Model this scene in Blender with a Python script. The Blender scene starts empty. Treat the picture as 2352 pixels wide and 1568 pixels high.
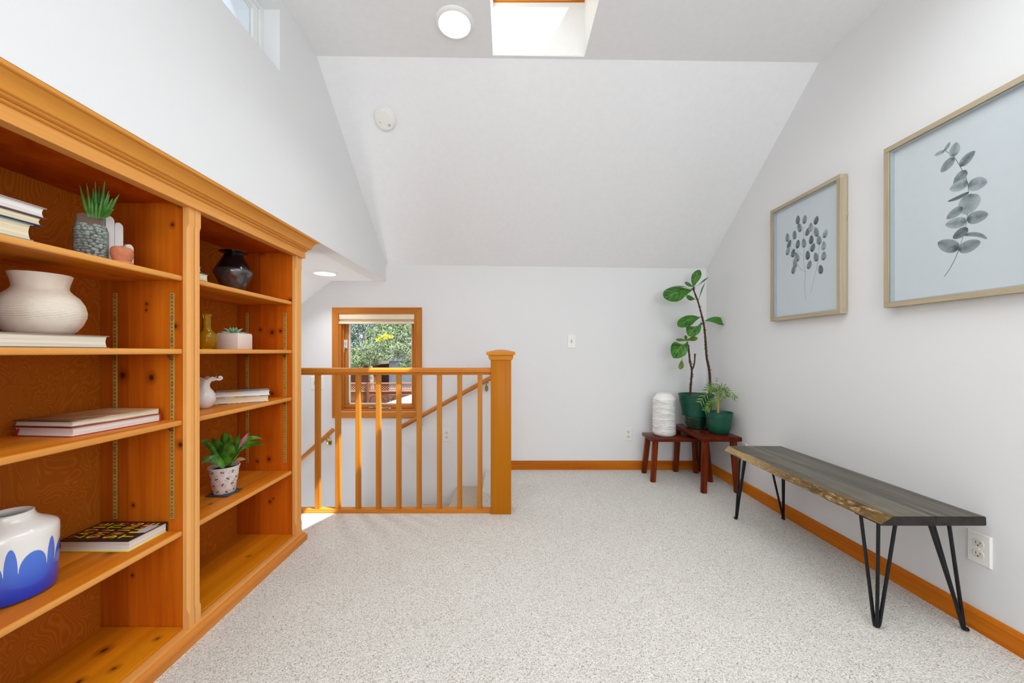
import bpy, bmesh, math, random
from mathutils import Vector, Matrix, noise as mnoise
random.seed(7)
PI = math.pi
S = bpy.context.scene
COL = S.collection

# ------------------------------------------------------------------ camera, sky, sun, lights, exposure
F, CX, CY, H = 860.0, 1167.0, 808.0, 1.02          # focal length in px of a 2352x1568 frame, axis point, eye height
cam_d = bpy.data.cameras.new('camera'); cam = bpy.data.objects.new('camera', cam_d); COL.objects.link(cam)
cam.location = (0, 0, H); cam.rotation_euler = (PI/2, 0, 0)
cam_d.sensor_width = 36; cam_d.lens = 36*F/2352; cam_d.clip_start = 0.02; cam_d.clip_end = 300
cam_d.shift_x = (1176-CX)/2352; cam_d.shift_y = (CY-784)/2352
S.camera = cam

W = bpy.data.worlds.new('world'); S.world = W; W.use_nodes = True
wn = W.node_tree.nodes; wl = W.node_tree.links
bg = wn['Background']; sky = wn.new('ShaderNodeTexSky')
sky.sky_type = 'NISHITA'; sky.sun_disc = False; sky.sun_elevation = math.radians(62); sky.sun_rotation = math.radians(110)
sky.air_density = 0.7; sky.dust_density = 4.0; sky.ozone_density = 1.0
hz = wn.new('ShaderNodeMix'); hz.data_type = 'RGBA'; hz.inputs[0].default_value = 0.72; hz.inputs[7].default_value = (3.0, 3.15, 3.35, 1)   # thin bright haze over the blue
wl.new(sky.outputs[0], hz.inputs[6]); wl.new(hz.outputs[2], bg.inputs[0]); bg.inputs[1].default_value = 0.42

def lamp(name, kind, loc, aim, energy, color=(1, 1, 1), **kw):
    d = bpy.data.lights.new(name, kind); d.energy = energy; d.color = color
    for k, v in kw.items(): setattr(d, k, v)
    o = bpy.data.objects.new(name, d); COL.objects.link(o); o.location = loc
    o.rotation_euler = (Vector(aim)).to_track_quat('-Z', 'Y').to_euler(); return o
lamp('sun', 'SUN', (3, -2, 9), (-0.455, 0.205, -1), 14.0, (1.0, 0.95, 0.87), angle=0.009)
# added fill lights out of view: one by the rear wall, one overhead
lamp('rear_fill', 'AREA', (0.55, -2.35, 1.55), (0, 1, 0.64), 76, (0.95, 0.978, 1.0), shape='RECTANGLE', size=2.4, size_y=1.7)
lamp('ceiling_fill', 'AREA', (0.58, 0.80, 2.60), (0, 0.0, -1), 18, (0.952, 0.98, 1.0), shape='RECTANGLE', size=1.7, size_y=1.2, spread=math.radians(155))

lamp('stairwell_fill', 'AREA', (-1.64, 2.83, -2.5), (0, 0, 1), 40, (0.98, 0.99, 1.0), shape='RECTANGLE', size=0.5, size_y=0.7)  # added fill light that lifts the soffit and stairwell from below

S.view_settings.view_transform = 'Standard'; S.view_settings.look = 'None'
S.view_settings.gamma = 1.0; S.view_settings.use_curve_mapping = False
S.view_settings.exposure = 0.0
S.cycles.use_denoising = True; S.cycles.max_bounces = 12; S.cycles.diffuse_bounces = 7
S.cycles.transparent_max_bounces = 16; S.cycles.sample_clamp_indirect = 6.0; S.cycles.caustics_reflective = False; S.cycles.caustics_refractive = False

# a photo position turned into a real point: at depth y, on the wall x, or at height z
def P(px, py, y): return Vector(((px-CX)*y/F, y, H+(CY-py)*y/F))
def PX(px, py, x):
    y = F*x/(px-CX); return Vector((x, y, H+(CY-py)*y/F))

# ------------------------------------------------------------------ materials
def lin(r, g, b):
    f = lambda c: (c/255/12.92) if c <= 10 else ((c/255+0.055)/1.055)**2.4
    return (f(r), f(g), f(b), 1)
class NT:
    def __init__(s, name):
        s.m = bpy.data.materials.new(name); s.m.use_nodes = True; s.t = s.m.node_tree
        s.b = s.t.nodes['Principled BSDF']; s.out = s.t.nodes['Material Output']
    def n(s, typ, **kw):
        x = s.t.nodes.new('ShaderNode'+typ)
        for k, v in kw.items(): setattr(x, k, v)
        return x
    def l(s, a, b): s.t.links.new(a, b)
    def put(s, sock, v):
        if hasattr(v, 'is_output') or isinstance(v, bpy.types.NodeSocket): s.l(v, sock)
        else: sock.default_value = v
    def math(s, op, a, b=None, c=None, clamp=False):
        x = s.n('Math', operation=op, use_clamp=clamp); s.put(x.inputs[0], a)
        if b is not None: s.put(x.inputs[1], b)
        if c is not None: s.put(x.inputs[2], c)
        return x.outputs[0]
    def mix(s, f, a, b):
        x = s.n('Mix', data_type='RGBA'); s.put(x.inputs[0], f); s.put(x.inputs[6], a); s.put(x.inputs[7], b); return x.outputs[2]
    def mapr(s, v, a, b, c=0.0, d=1.0, smooth=True):
        x = s.n('MapRange', interpolation_type='SMOOTHSTEP' if smooth else 'LINEAR')
        s.put(x.inputs[0], v)
        for i, q in enumerate((a, b, c, d)): x.inputs[i+1].default_value = q
        return x.outputs[0]
    def obj(s, scale=(1, 1, 1), loc=(0, 0, 0)):
        tc = s.n('TexCoord'); mp = s.n('Mapping'); mp.inputs['Scale'].default_value = scale; mp.inputs['Location'].default_value = loc
        s.l(tc.outputs['Object'], mp.inputs[0]); return mp.outputs[0]
    def xyz(s, v):
        x = s.n('SeparateXYZ'); s.l(v, x.inputs[0]); return x.outputs
    def noise(s, vec, scale, detail=3, dist=0.0, rough=0.55, out=0):
        x = s.n('TexNoise'); x.inputs['Scale'].default_value = scale; x.inputs['Detail'].default_value = detail
        x.inputs['Distortion'].default_value = dist; x.inputs['Roughness'].default_value = rough
        s.l(vec, x.inputs['Vector']); return x.outputs[out]
    def ramp(s, f, stops):
        x = s.n('ValToRGB'); e = x.color_ramp.elements
        while len(e) < len(stops): e.new(0.5)
        for q, (p, c) in zip(e, stops): q.position = p; q.color = c
        s.l(f, x.inputs[0]); return x.outputs[0]
    def bump(s, h, strength, dist=0.01):
        x = s.n('Bump'); x.inputs['Strength'].default_value = strength; x.inputs['Distance'].default_value = dist
        s.l(h, x.inputs['Height']); s.l(x.outputs[0], s.b.inputs['Normal'])
    def set(s, color=None, rough=None, metal=None, **kw):
        if color is not None: s.put(s.b.inputs['Base Color'], color)
        if rough is not None: s.put(s.b.inputs['Roughness'], rough)
        if metal is not None: s.put(s.b.inputs['Metallic'], metal)
        for k, v in kw.items(): s.put(s.b.inputs[k.replace('_', ' ')], v)
        return s.m
def plain(name, rgb, rough=0.5, metal=0.0, var=0.06, vs=30, bump=0.0, bs=200, **kw):
    t = NT(name); c = lin(*rgb); v = t.obj()
    n = t.noise(v, vs, 3)
    d = tuple(max(0, q*(1-var*2)) for q in c[:3])+(1,)
    col = t.mix(t.mapr(n, 0.3, 0.7), d, c)
    if bump: t.bump(t.noise(v, bs, 2), bump, 0.002)
    return t.set(col, rough, metal, **kw)
def wood(name, light, dark, axis=2, g=1.0, knots=(), boards=None, rough=0.35, contrast=1.0, red=None):
    t = NT(name); sc = [16*g]*3; sc[axis] = 1.1*g; sc2 = [120*g]*3; sc2[axis] = 3.0*g
    v = t.obj(tuple(sc)); n1 = t.noise(v, 1.0, 5, 0.8); n2 = t.noise(t.obj(tuple(sc2)), 1.0, 3, 0.2)
    f = t.math('ADD', t.math('MULTIPLY', n1, 0.75), t.math('MULTIPLY', n2, 0.25))
    c = t.ramp(f, [(0.5-0.17/contrast, lin(*dark)), (0.5+0.17/contrast, lin(*light))])
    o = t.obj()
    if boards:
        ax, w, off = boards
        bi = t.math('FLOOR', t.math('DIVIDE', t.math('ADD', t.xyz(o)[ax], off), w))
        wnz = t.n('TexWhiteNoise', noise_dimensions='1D'); t.l(bi, wnz.inputs['W'])
        hs = t.n('HueSaturation'); t.l(t.mapr(wnz.outputs[0], 0, 1, 0.84, 1.14, False), hs.inputs['Value']); t.l(c, hs.inputs['Color']); c = hs.outputs[0]
    for (k, r) in knots:
        d = t.n('VectorMath', operation='SUBTRACT'); t.l(o, d.inputs[0]); d.inputs[1].default_value = k
        m = t.n('VectorMath', operation='MULTIPLY'); t.l(d.outputs[0], m.inputs[0]); q = [1, 1, 1]; q[axis] = 0.85; m.inputs[1].default_value = q
        ln = t.n('VectorMath', operation='LENGTH'); t.l(m.outputs[0], ln.inputs[0])
        wob = t.math('ADD', ln.outputs['Value'], t.math('MULTIPLY', t.math('SUBTRACT', n2, 0.5), r*0.5))
        c = t.mix(t.mapr(wob, r*0.8, r*2.2, 0.45, 0.0), c, lin(104, 38, 8))
        c = t.mix(t.mapr(wob, r*0.25, r*0.95, 0.92, 0.0), c, lin(58, 20, 7))
    t.bump(n2, 0.06, 0.002)
    return t.set(c, rough, Specular_IOR_Level=0.12)
def glass_pane(name, tint=(250, 253, 252), gloss=0.06):
    t = NT(name); tr = t.n('BsdfTransparent'); tr.inputs[0].default_value = lin(*tint); gl = t.n('BsdfGlossy'); gl.inputs['Roughness'].default_value = 0.03
    fr = t.n('LayerWeight'); fr.inputs[0].default_value = 0.12; mx = t.n('MixShader')
    t.l(t.math('MULTIPLY', fr.outputs['Fresnel'], 0.6), mx.inputs[0]); t.l(tr.outputs[0], mx.inputs[1]); t.l(gl.outputs[0], mx.inputs[2]); t.l(mx.outputs[0], t.out.inputs[0]); return t.m

def m_wall():
    t = NT('painted_drywall'); v = t.obj(); n = t.noise(v, 90, 2); t.bump(n, 0.10, 0.003); return t.set(lin(230, 231, 232), 0.75, Specular_IOR_Level=0.25)
def m_carpet():
    t = NT('looped_carpet'); v = t.obj(); vo = t.n('TexVoronoi'); vo.inputs['Scale'].default_value = 330; vo.inputs['Randomness'].default_value = 0.9; t.l(v, vo.inputs['Vector'])
    sep = t.n('SeparateColor'); t.l(vo.outputs['Color'], sep.inputs[0]); n = t.noise(v, 210, 3, 0.3)
    c = t.ramp(sep.outputs[0], [(0.0, lin(132, 122, 112)), (0.03, lin(160, 150, 140)), (0.07, lin(198, 192, 182)), (0.5, lin(224, 223, 217)), (1.0, lin(240, 240, 235))])
    c = t.mix(t.mapr(n, 0.30, 0.56, 0.42, 0.0), c, lin(158, 150, 142)); c = t.mix(t.mapr(sep.outputs[1], 0.90, 0.97, 0.0, 0.45), c, lin(186, 168, 146))
    big = t.noise(v, 2.2, 2); c = t.mix(t.mapr(big, 0.35, 0.7, 0.05, 0.0), c, lin(150, 138, 120))
    v2 = t.n('TexVoronoi'); v2.inputs['Scale'].default_value = 190; t.l(v, v2.inputs['Vector'])
    t.bump(t.math('SUBTRACT', 1.0, v2.outputs['Distance']), 0.5, 0.004); return t.set(c, 0.95, Specular_IOR_Level=0.1)
WALL = m_wall(); CARPET = m_carpet()
CEIL = plain('ceiling_paint', (238, 239, 241), 0.85, var=0.01, bump=0.08, bs=90)
WHITE = plain('white_plastic', (238, 237, 233), 0.35, var=0.01)
WPAINT = plain('white_trim_paint', (238, 239, 238), 0.4, var=0.01)
SLOT = plain('dark_slot', (70, 66, 60), 0.6)
OUTF = plain('outlet_face', (226, 222, 212), 0.4, var=0.02)
BASEX = wood('fir_baseboard', (204, 120, 26), (168, 84, 8), 0, 0.8)
TRIMW = wood('fir_trim_wood', (204, 132, 58), (174, 98, 30), 0, 0.8)
TRIMY = wood('fir_trim_wood_lengthwise', (222, 134, 32), (186, 96, 10), 1, 0.8)
TRIMZ = wood('fir_trim_wood_upright', (206, 136, 62), (178, 102, 34), 2, 0.8)
RAILX = wood('railing_wood', (214, 142, 58), (182, 104, 26), 0, 0.7, contrast=0.8)
RAILZ = wood('baluster_wood', (204, 136, 54), (174, 102, 26), 2, 0.8, contrast=0.8)
NEWEL = wood('newel_wood', (188, 118, 14), (170, 96, 6), 2, 0.5, contrast=0.6)
HANDR = wood('wall_handrail_wood', (204, 136, 72), (170, 100, 44), 0, 0.7)
BRASS = plain('brass', (176, 150, 78), 0.35, 0.9, var=0.12)
STRIP = plain('brass_strip', (206, 172, 84), 0.45, 0.35, var=0.10, vs=60)
GLASS = glass_pane('window_glass'); PICGLASS = glass_pane('picture_glass', (250, 252, 253))
CHROME = plain('satin_chrome', (190, 192, 194), 0.25, 0.9)

# ------------------------------------------------------------------ mesh helpers (all in world coordinates)
def box(bm, lo, hi, bev=0.0, seg=1, rot=None, mi=0):
    """box from lo to hi; rot = (angle about z, pivot xy)"""
    t = bmesh.new(); bmesh.ops.create_cube(t, size=1.0)
    c = [(a+b)/2 for a, b in zip(lo, hi)]; d = [abs(b-a) for a, b in zip(lo, hi)]
    for v in t.verts: v.co = Vector((v.co.x*d[0], v.co.y*d[1], v.co.z*d[2]))
    if bev: bmesh.ops.bevel(t, geom=t.edges[:], offset=min(bev, min(d)*0.45), segments=seg, affect='EDGES', profile=0.5)
    M = Matrix.Translation(c)
    if rot: M = Matrix.Translation((rot[1][0], rot[1][1], 0)) @ Matrix.Rotation(rot[0], 4, 'Z') @ Matrix.Translation((-rot[1][0], -rot[1][1], 0)) @ M
    t.transform(M); join(bm, t, mi)
def join(bm, t, mi=0):
    t.verts.index_update(); vs = [bm.verts.new(v.co) for v in t.verts]
    for f in t.faces:
        try: q = bm.faces.new([vs[v.index] for v in f.verts]); q.material_index = mi; q.smooth = f.smooth
        except ValueError: pass
    t.free()
def hexa(bm, p, mi=0):
    """eight corners: bottom four counter-clockwise, then top four"""
    v = [bm.verts.new(q) for q in p]
    for f in ((3, 2, 1, 0), (4, 5, 6, 7), (0, 1, 5, 4), (1, 2, 6, 5), (2, 3, 7, 6), (3, 0, 4, 7)): bm.faces.new([v[i] for i in f]).material_index = mi
def loft(bm, rings, caps=True, closed=True, mi=0):
    R = [[bm.verts.new(p) for p in r] for r in rings]; n = len(R[0])
    for a, b in zip(R, R[1:]):
        for i in range(n if closed else n-1):
            j = (i+1) % n; bm.faces.new((a[i], a[j], b[j], b[i])).material_index = mi
    if caps: bm.faces.new(R[0][::-1]).material_index = mi; bm.faces.new(R[-1]).material_index = mi
def lathe(bm, prof, c, seg=40, mi=0, caps=(True, True), sx=1.0):
    """prof: (radius, height) from bottom to top about the upright axis through c"""
    rings = [[(c[0]+r*math.cos(2*PI*k/seg)*sx, c[1]+r*math.sin(2*PI*k/seg), c[2]+h) for k in range(seg)] for r, h in prof]
    R = [[bm.verts.new(p) for p in r] for r in rings]
    for a, b in zip(R, R[1:]):
        for i in range(seg):
            j = (i+1) % seg; bm.faces.new((a[i], a[j], b[j], b[i])).material_index = mi
    if caps[0]: bm.faces.new(R[0][::-1]).material_index = mi
    if caps[1]: bm.faces.new(R[-1]).material_index = mi
def tube(bm, pts, rad, seg=8, mi=0):
    pts = [Vector(p) for p in pts]; n = len(pts); rad = rad if isinstance(rad, (list, tuple)) else [rad]*n
    rings = []; ref = None
    for i, p in enumerate(pts):
        d = (pts[min(i+1, n-1)]-pts[max(i-1, 0)]).normalized()
        if ref is None: ref = d.orthogonal().normalized()
        ref = (ref-d*ref.dot(d)).normalized(); b = d.cross(ref)
        rings.append([p+ref*math.cos(2*PI*k/seg)*rad[i]+b*math.sin(2*PI*k/seg)*rad[i] for k in range(seg)])
    loft(bm, rings, mi=mi)
def smoothline(ctrl, n=6):
    c = [Vector(p) for p in ctrl]; out = []
    for i in range(len(c)-1):
        p0, p1, p2, p3 = c[max(i-1, 0)], c[i], c[i+1], c[min(i+2, len(c)-1)]
        for k in range(n):
            t = k/n; out.append(0.5*((2*p1)+(-p0+p2)*t+(2*p0-5*p1+4*p2-p3)*t*t+(-p0+3*p1-3*p2+p3)*t**3))
    out.append(c[-1]); return out
def prism(bm, poly, axis, a, b, mi=0, endf=None):
    """poly of 2-D points swept along axis 0/1/2 from a to b"""
    def pt(q, h): return ((h, q[0], q[1]), (q[0], h, q[1]), (q[0], q[1], h))[axis]
    loft(bm, [[pt(q, a) for q in poly], [pt(q, b if endf is None else endf(q)) for q in poly]], mi=mi)
def leaf(bm, pts, width, side, shape, nu=10, fold=0.15, wave=0.0, mi=0, ns=4):
    """a leaf blade along pts (3 control points) with half widths shape(t)*width across side; uv = (t, s)"""
    uvl = bm.loops.layers.uv.verify(); a, b, c = [Vector(p) for p in pts]; side = Vector(side).normalized(); G = []
    for i in range(nu+1):
        t = i/nu; p = a*(1-t)**2+b*2*t*(1-t)+c*t*t; tg = ((b-a)*(1-t)+(c-b)*t).normalized()
        sd = (side-tg*side.dot(tg)).normalized(); nn = tg.cross(sd); w = shape(t)*width; row = []
        for k in range(-ns, ns+1):
            s = k/ns; off = sd*s*w + nn*(abs(s)*w*fold + wave*w*math.sin(t*9+s*2)*abs(s))
            row.append((bm.verts.new(p+off), t, s))
        G.append(row)
    for i in range(nu):
        for k in range(2*ns):
            q = (G[i][k], G[i][k+1], G[i+1][k+1], G[i+1][k])
            f = bm.faces.new([x[0] for x in q]); f.smooth = True; f.material_index = mi
            for lp, x in zip(f.loops, q): lp[uvl].uv = (x[1], x[2]*0.5+0.5)
def build(name, bm, mats, parent=None, loc=None, smooth=40, kind=None):
    """link bm (world coordinates) as one mesh object under parent, or at loc"""
    bmesh.ops.recalc_face_normals(bm, faces=bm.faces[:]) if smooth != 'leaf' else None
    base = Vector(parent_world(parent)) if parent else Vector(loc if loc else (0, 0, 0))
    bm.transform(Matrix.Translation(-base)); me = bpy.data.meshes.new(name); bm.to_mesh(me); bm.free()
    for m in (mats if isinstance(mats, (list, tuple)) else [mats]): me.materials.append(m)
    if smooth and smooth != 'leaf':
        me.polygons.foreach_set('use_smooth', [True]*len(me.polygons)); me.set_sharp_from_angle(angle=math.radians(smooth))
    o = bpy.data.objects.new(name, me); COL.objects.link(o)
    if parent: o.parent = parent
    else: o.location = base
    if kind: o['kind'] = kind
    return o
def parent_world(p):
    v = Vector((0, 0, 0))
    while p: v += p.location; p = p.parent
    return v
def tag(o, label, cat, group=None):
    o['label'] = label; o['category'] = cat
    if group: o['group'] = group
    return o
def thing(name, label, cat, loc, group=None):
    o = bpy.data.objects.new(name, None); COL.objects.link(o); o.location = loc; o.empty_display_size = 0.05
    return tag(o, label, cat, group)
def setting(name, loc=(0, 0, 0)):
    o = bpy.data.objects.new(name, None); COL.objects.link(o); o.location = loc; o['kind'] = 'structure'; return o
def struct(name, bm, m, smooth=0, parent=None): return build(name, bm, m, parent, smooth=smooth, kind='structure')
B = bmesh.new

# ------------------------------------------------------------------ room shell
XR, YB, XL = 1.725, 3.255, -1.062                   # right wall, back wall, upper left wall
zc = lambda x: 2.648-0.0129*x                       # flat ceiling
zs = lambda x: 1.765-0.0129*x                       # foot of the sloped ceiling on the back wall
YC, YR = 2.078, -2.6                                # crease, rear wall
SKX0, SKX1, SKY0, SKY1 = -0.084, 0.421, 1.40, 2.058  # skylight shaft
SOF = 1.637
bm = B()
def cslab(x0, x1, y0, y1, t=0.16): hexa(bm, [(x0, y0, zc(x0)), (x1, y0, zc(x1)), (x1, y1, zc(x1)), (x0, y1, zc(x0)), (x0, y0, zc(x0)+t), (x1, y0, zc(x1)+t), (x1, y1, zc(x1)+t), (x0, y1, zc(x0)+t)])
cslab(-1.2, SKX0, YR-0.1, YC); cslab(SKX1, 1.9, YR-0.1, YC); cslab(SKX0, SKX1, YR-0.1, SKY0); cslab(SKX0, SKX1, SKY1, YC)
x0, x1 = -1.2, 1.9; yb = YB+0.12; k = (zc(0)-zs(0))/(YB-YC)
hexa(bm, [(x0, YC, zc(x0)), (x1, YC, zc(x1)), (x1, yb, zs(x1)-k*0.12), (x0, yb, zs(x0)-k*0.12), (x0, YC, zc(x0)+0.16), (x1, YC, zc(x1)+0.16), (x1, yb, zs(x1)-k*0.12+0.2), (x0, yb, zs(x0)-k*0.12+0.2)])
struct('ceiling', bm, CEIL)
# skylight: shaft, wooden frame, sloping glass
zg = lambda y: 2.937+(SKY1-y)*0.735
sk = setting('window_2', (0.17, 1.73, 2.65))
bm = B()
def wedge(x0, x1, y0, y1, zb, zt): hexa(bm, [(x0, y0, zb), (x1, y0, zb), (x1, y1, zb), (x0, y1, zb), (x0, y0, zt(y0)), (x1, y0, zt(y0)), (x1, y1, zt(y1)), (x0, y1, zt(y1))])
top = lambda y: zg(y)+0.13
iq = 0.0015
for a in ((SKX0-0.05, SKX0+iq, SKY0-0.05, SKY1+0.012), (SKX1-iq, SKX1+0.05, SKY0-0.05, SKY1+0.012), (SKX0+iq, SKX1-iq, SKY0-0.05, SKY0+iq), (SKX0+iq, SKX1-iq, SKY1-iq, SKY1+0.012)): wedge(*a, zc(a[0]+0.03)+0.0004, top)
build('shaft', bm, WPAINT, sk, smooth=0)
def slope_bar(name, x0, x1, y0, y1, lo, hi, m):
    bm = B(); hexa(bm, [(x0, y0, zg(y0)+lo), (x1, y0, zg(y0)+lo), (x1, y1, zg(y1)+lo), (x0, y1, zg(y1)+lo), (x0, y0, zg(y0)+hi), (x1, y0, zg(y0)+hi), (x1, y1, zg(y1)+hi), (x0, y1, zg(y1)+hi)])
    return build(name, bm, m, sk, smooth=0)
for a in ((SKX0, SKX0+0.02, SKY0, SKY1), (SKX1-0.02, SKX1, SKY0, SKY1), (SKX0+0.02, SKX1-0.02, SKY0, SKY0+0.03), (SKX0+0.02, SKX1-0.02, SKY1-0.008, SKY1)): slope_bar('frame', *a, 0.0, 0.10, TRIMW)
slope_bar('pane', SKX0+0.02, SKX1-0.02, SKY0+0.03, SKY1-0.008, 0.085, 0.095, GLASS)

WX0, WX1, WZ0, WZ1 = -1.469, -0.803, 0.505, 1.346    # stair window opening
bm = B()
for a in ((-2.2, WX0, -2.9, 2.0), (WX1, 1.9, -2.9, 2.0), (WX0, WX1, -2.9, WZ0), (WX0, WX1, WZ1, 2.0)): box(bm, (a[0], YB, a[2]), (a[1], YB+0.12, a[3]))
struct('wall_back', bm, WALL)
CY0, CY1, CZ0, CZ1 = 0.55, 1.742, 2.325, 2.612       # high window in the upper left wall
bm = B()
for a in ((YR, CY0, SOF, 2.8), (CY1, YB, SOF, 2.8), (CY0, CY1, SOF, CZ0), (CY0, CY1, CZ1, 2.8)): box(bm, (XL-0.11, a[0], a[2]), (XL, a[1], a[3]))
struct('wall_left', bm, WALL)
bm = B(); box(bm, (XR, YR-0.1, -0.3), (XR+0.12, YB+0.12, 2.8)); struct('wall_right', bm, WALL)
bm = B(); box(bm, (-1.6, YR-0.1, -0.3), (XR, YR, 2.8)); struct('wall_rear', bm, WALL)
bm = B(); box(bm, (-1.57, YR, -0.3), (-1.47, 2.412, SOF)); box(bm, (-2.1, 2.33, -2.9), (-1.57, 2.412, SOF)); struct('wall_left_lower', bm, WALL)
bm = B(); box(bm, (-2.1, 2.412, -2.9), (-1.95, YB, SOF)); box(bm, (-1.95, 2.36, -2.9), (-0.19, 2.412, -0.2)); struct('wall_stairwell', bm, WALL)
bm = B(); sx = -1.534; q = 0.757
hexa(bm, [(sx, YR, SOF), (XL, YR, SOF), (XL, YB, SOF), (sx, YB, SOF), (sx, YR, SOF+0.12), (XL-0.11, YR, SOF+0.12), (XL-0.11, YB, SOF+0.12), (sx, YB, SOF+0.12)])
zl = SOF-(2.2+sx)*q
hexa(bm, [(-2.2, YR, zl), (sx, YR, SOF), (sx, YB, SOF), (-2.2, YB, zl), (-2.2, YR, zl+0.2), (sx, YR, SOF+0.2), (sx, YB, SOF+0.2), (-2.2, YB, zl+0.2)])
struct('ceiling_soffit', bm, CEIL)
bm = B(); box(bm, (-1.57, YR-0.1, -0.2), (XR, 2.412, 0)); box(bm, (-0.19, 2.412, -0.2), (XR, YB, 0)); struct('floor', bm, CARPET)
bm = B(); box(bm, (-2.1, 2.36, -2.9), (0.0, YB, -2.8)); struct('floor_downstairs', bm, CARPET)

# baseboards
def bb_profile(t=0.014, h=0.0757): return [(0, 0), (t, 0), (t, h-0.014), (t-0.003, h-0.010), (t-0.004, h-0.003), (t-0.007, h), (0, h)]
bm = B(); prism(bm, [(YB-a, z) for a, z in bb_profile()], 0, -0.10, XR); struct('baseboard_back', bm, BASEX)
bm = B(); prism(bm, [(XR-a, z) for a, z in bb_profile()], 1, YR, YB-0.014); struct('baseboard_right', bm, TRIMY)

# carpeted stairs going down to the left
STAIRC = plain('stair_carpet', (206, 190, 168), 0.95, var=0.16, vs=170, bump=0.5, bs=230)  # tanner than the room carpet; shade as well as wear put into the colour
st = thing('staircase', 'carpeted steps going down to the left behind the balusters', 'stairs', (-0.9, 2.83, -0.9))
for i in range(4):
    xr = -0.19 if i == 0 else -0.45-0.29*(i-1); xl = -0.45-0.29*i; z = -0.145-0.152*i
    bm = B(); box(bm, (xl, 2.414, z-0.3), (xr+0.02 if i else xr, YB-0.001, z), 0.012, 2); build('step', bm, STAIRC, st)

# ------------------------------------------------------------------ stair window, blind
w1 = setting('window_1', ((WX0+WX1)/2, YB, WZ0))
cw = 0.054
def casing(name, poly, axis, a, b, mat, mit):
    bm = B(); prism(bm, poly, axis, a, b, endf=None); return build(name, bm, mat, w1)
def mitre_bar(p0, p1, inward, mat):
    """moulded casing length between two outer corners p0, p1 (x,z), mitred, its profile stepping towards inward"""
    prof = [(0, 0), (0, 0.016), (0.006, 0.019), (0.014, 0.0175), (0.036, 0.014), (0.046, 0.0135), (0.050, 0.010), (cw, 0.009), (cw, 0)]
    d = Vector((p1[0]-p0[0], p1[1]-p0[1])).normalized(); n = Vector(inward); r0 = []; r1 = []
    for a, h in prof:
        u = Vector(p0)+n*a+d*a; w = Vector(p1)+n*a-d*a; r0.append((u.x, YB-h, u.y)); r1.append((w.x, YB-h, w.y))
    bm = B(); loft(bm, [r0, r1]); build('casing', bm, mat, w1, smooth=30)
ox0, ox1, oz0, oz1 = WX0-cw, WX1+cw+0.002, WZ0-cw-0.003, WZ1+cw+0.004
mitre_bar((ox0, oz1), (ox1, oz1), (0, -1), TRIMW); mitre_bar((ox0, oz0), (ox1, oz0), (0, 1), TRIMW)
mitre_bar((ox0, oz0), (ox0, oz1), (1, 0), TRIMZ); mitre_bar((ox1, oz0), (ox1, oz1), (-1, 0), TRIMZ)
def wpart(name, lo, hi, m, bev=0.002): bm = B(); box(bm, lo, hi, bev); return build(name, bm, m, w1)
yj = YB+0.115
wpart('jamb', (WX0, YB, WZ0), (WX0+0.014, yj, WZ1), TRIMZ); wpart('jamb', (WX1-0.014, YB, WZ0), (WX1, yj, WZ1), TRIMZ)
wpart('jamb', (WX0+0.014, YB, WZ1-0.014), (WX1-0.014, yj, WZ1), TRIMW); wpart('sill', (WX0+0.014, YB, WZ0), (WX1-0.014, yj, WZ0+0.014), TRIMW)
wpart('stop', (WX0+0.014, YB+0.035, WZ0+0.014), (WX0+0.024, YB+0.06, WZ1-0.014), TRIMZ); wpart('stop', (WX1-0.024, YB+0.035, WZ0+0.014), (WX1-0.014, YB+0.06, WZ1-0.014), TRIMZ)
sx0, sx1, sz0, sz1 = WX0+0.016, WX1-0.016, WZ0+0.016, WZ1-0.016; ys0, ys1 = YB+0.066, YB+0.105; sw = 0.036
wpart('sash_rail', (sx0, ys0, sz0), (sx1, ys1, sz0+sw), TRIMW, 0.004); wpart('sash_rail', (sx0, ys0, sz1-sw), (sx1, ys1, sz1), TRIMW, 0.004)
wpart('sash_stile', (sx0, ys0, sz0+sw), (sx0+sw, ys1, sz1-sw), TRIMZ, 0.004); wpart('sash_stile', (sx1-sw, ys0, sz0+sw), (sx1, ys1, sz1-sw), TRIMZ, 0.004)
gx0, gx1, gz0, gz1 = sx0+sw, sx1-sw, sz0+sw, sz1-sw; ALU = plain('white_spacer', (228, 232, 236), 0.3)
bm = B()
for a in ((gx0, gz0, gx0+0.009, gz1), (gx1-0.004, gz0, gx1, gz1), (gx0, gz0, gx1, gz0+0.008)): box(bm, (a[0], ys0+0.008, a[1]), (a[2], ys0+0.03, a[3]))
build('glazing_bead', bm, ALU, w1)
bm = B(); box(bm, (gx0, ys0+0.016, gz0), (gx1, ys0+0.020, gz1)); build('pane', bm, GLASS, w1, smooth=0)
# casement lock on the left stile, crank on the sill
bm = B(); lx, lz = WX0+0.026, 1.088
box(bm, (lx-0.010, YB+0.052, lz-0.042), (lx+0.002, YB+0.064, lz+0.042), 0.002)
tube(bm, [(lx-0.004, YB+0.05, lz+0.035), (lx+0.012, YB+0.045, lz-0.03)], 0.004, 6); tube(bm, [(lx+0.012, YB+0.05, lz+0.035), (lx-0.004, YB+0.045, lz-0.03), (lx-0.004, YB+0.044, lz-0.07)], 0.004, 6)
box(bm, (lx+0.010, YB+0.056, lz-0.038), (lx+0.020, YB+0.066, lz+0.040), 0.002); build('casement_lock', bm, WHITE, w1)
bm = B(); bx = -1.19
box(bm, (bx-0.04, YB+0.045, WZ0+0.014), (bx+0.06, YB+0.066, WZ0+0.032), 0.005, 2)
tube(bm, smoothline([(bx, YB+0.05, WZ0+0.028), (bx+0.03, YB+0.03, WZ0+0.036), (bx+0.09, YB+0.028, WZ0+0.026)], 4), 0.0055, 8)
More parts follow.
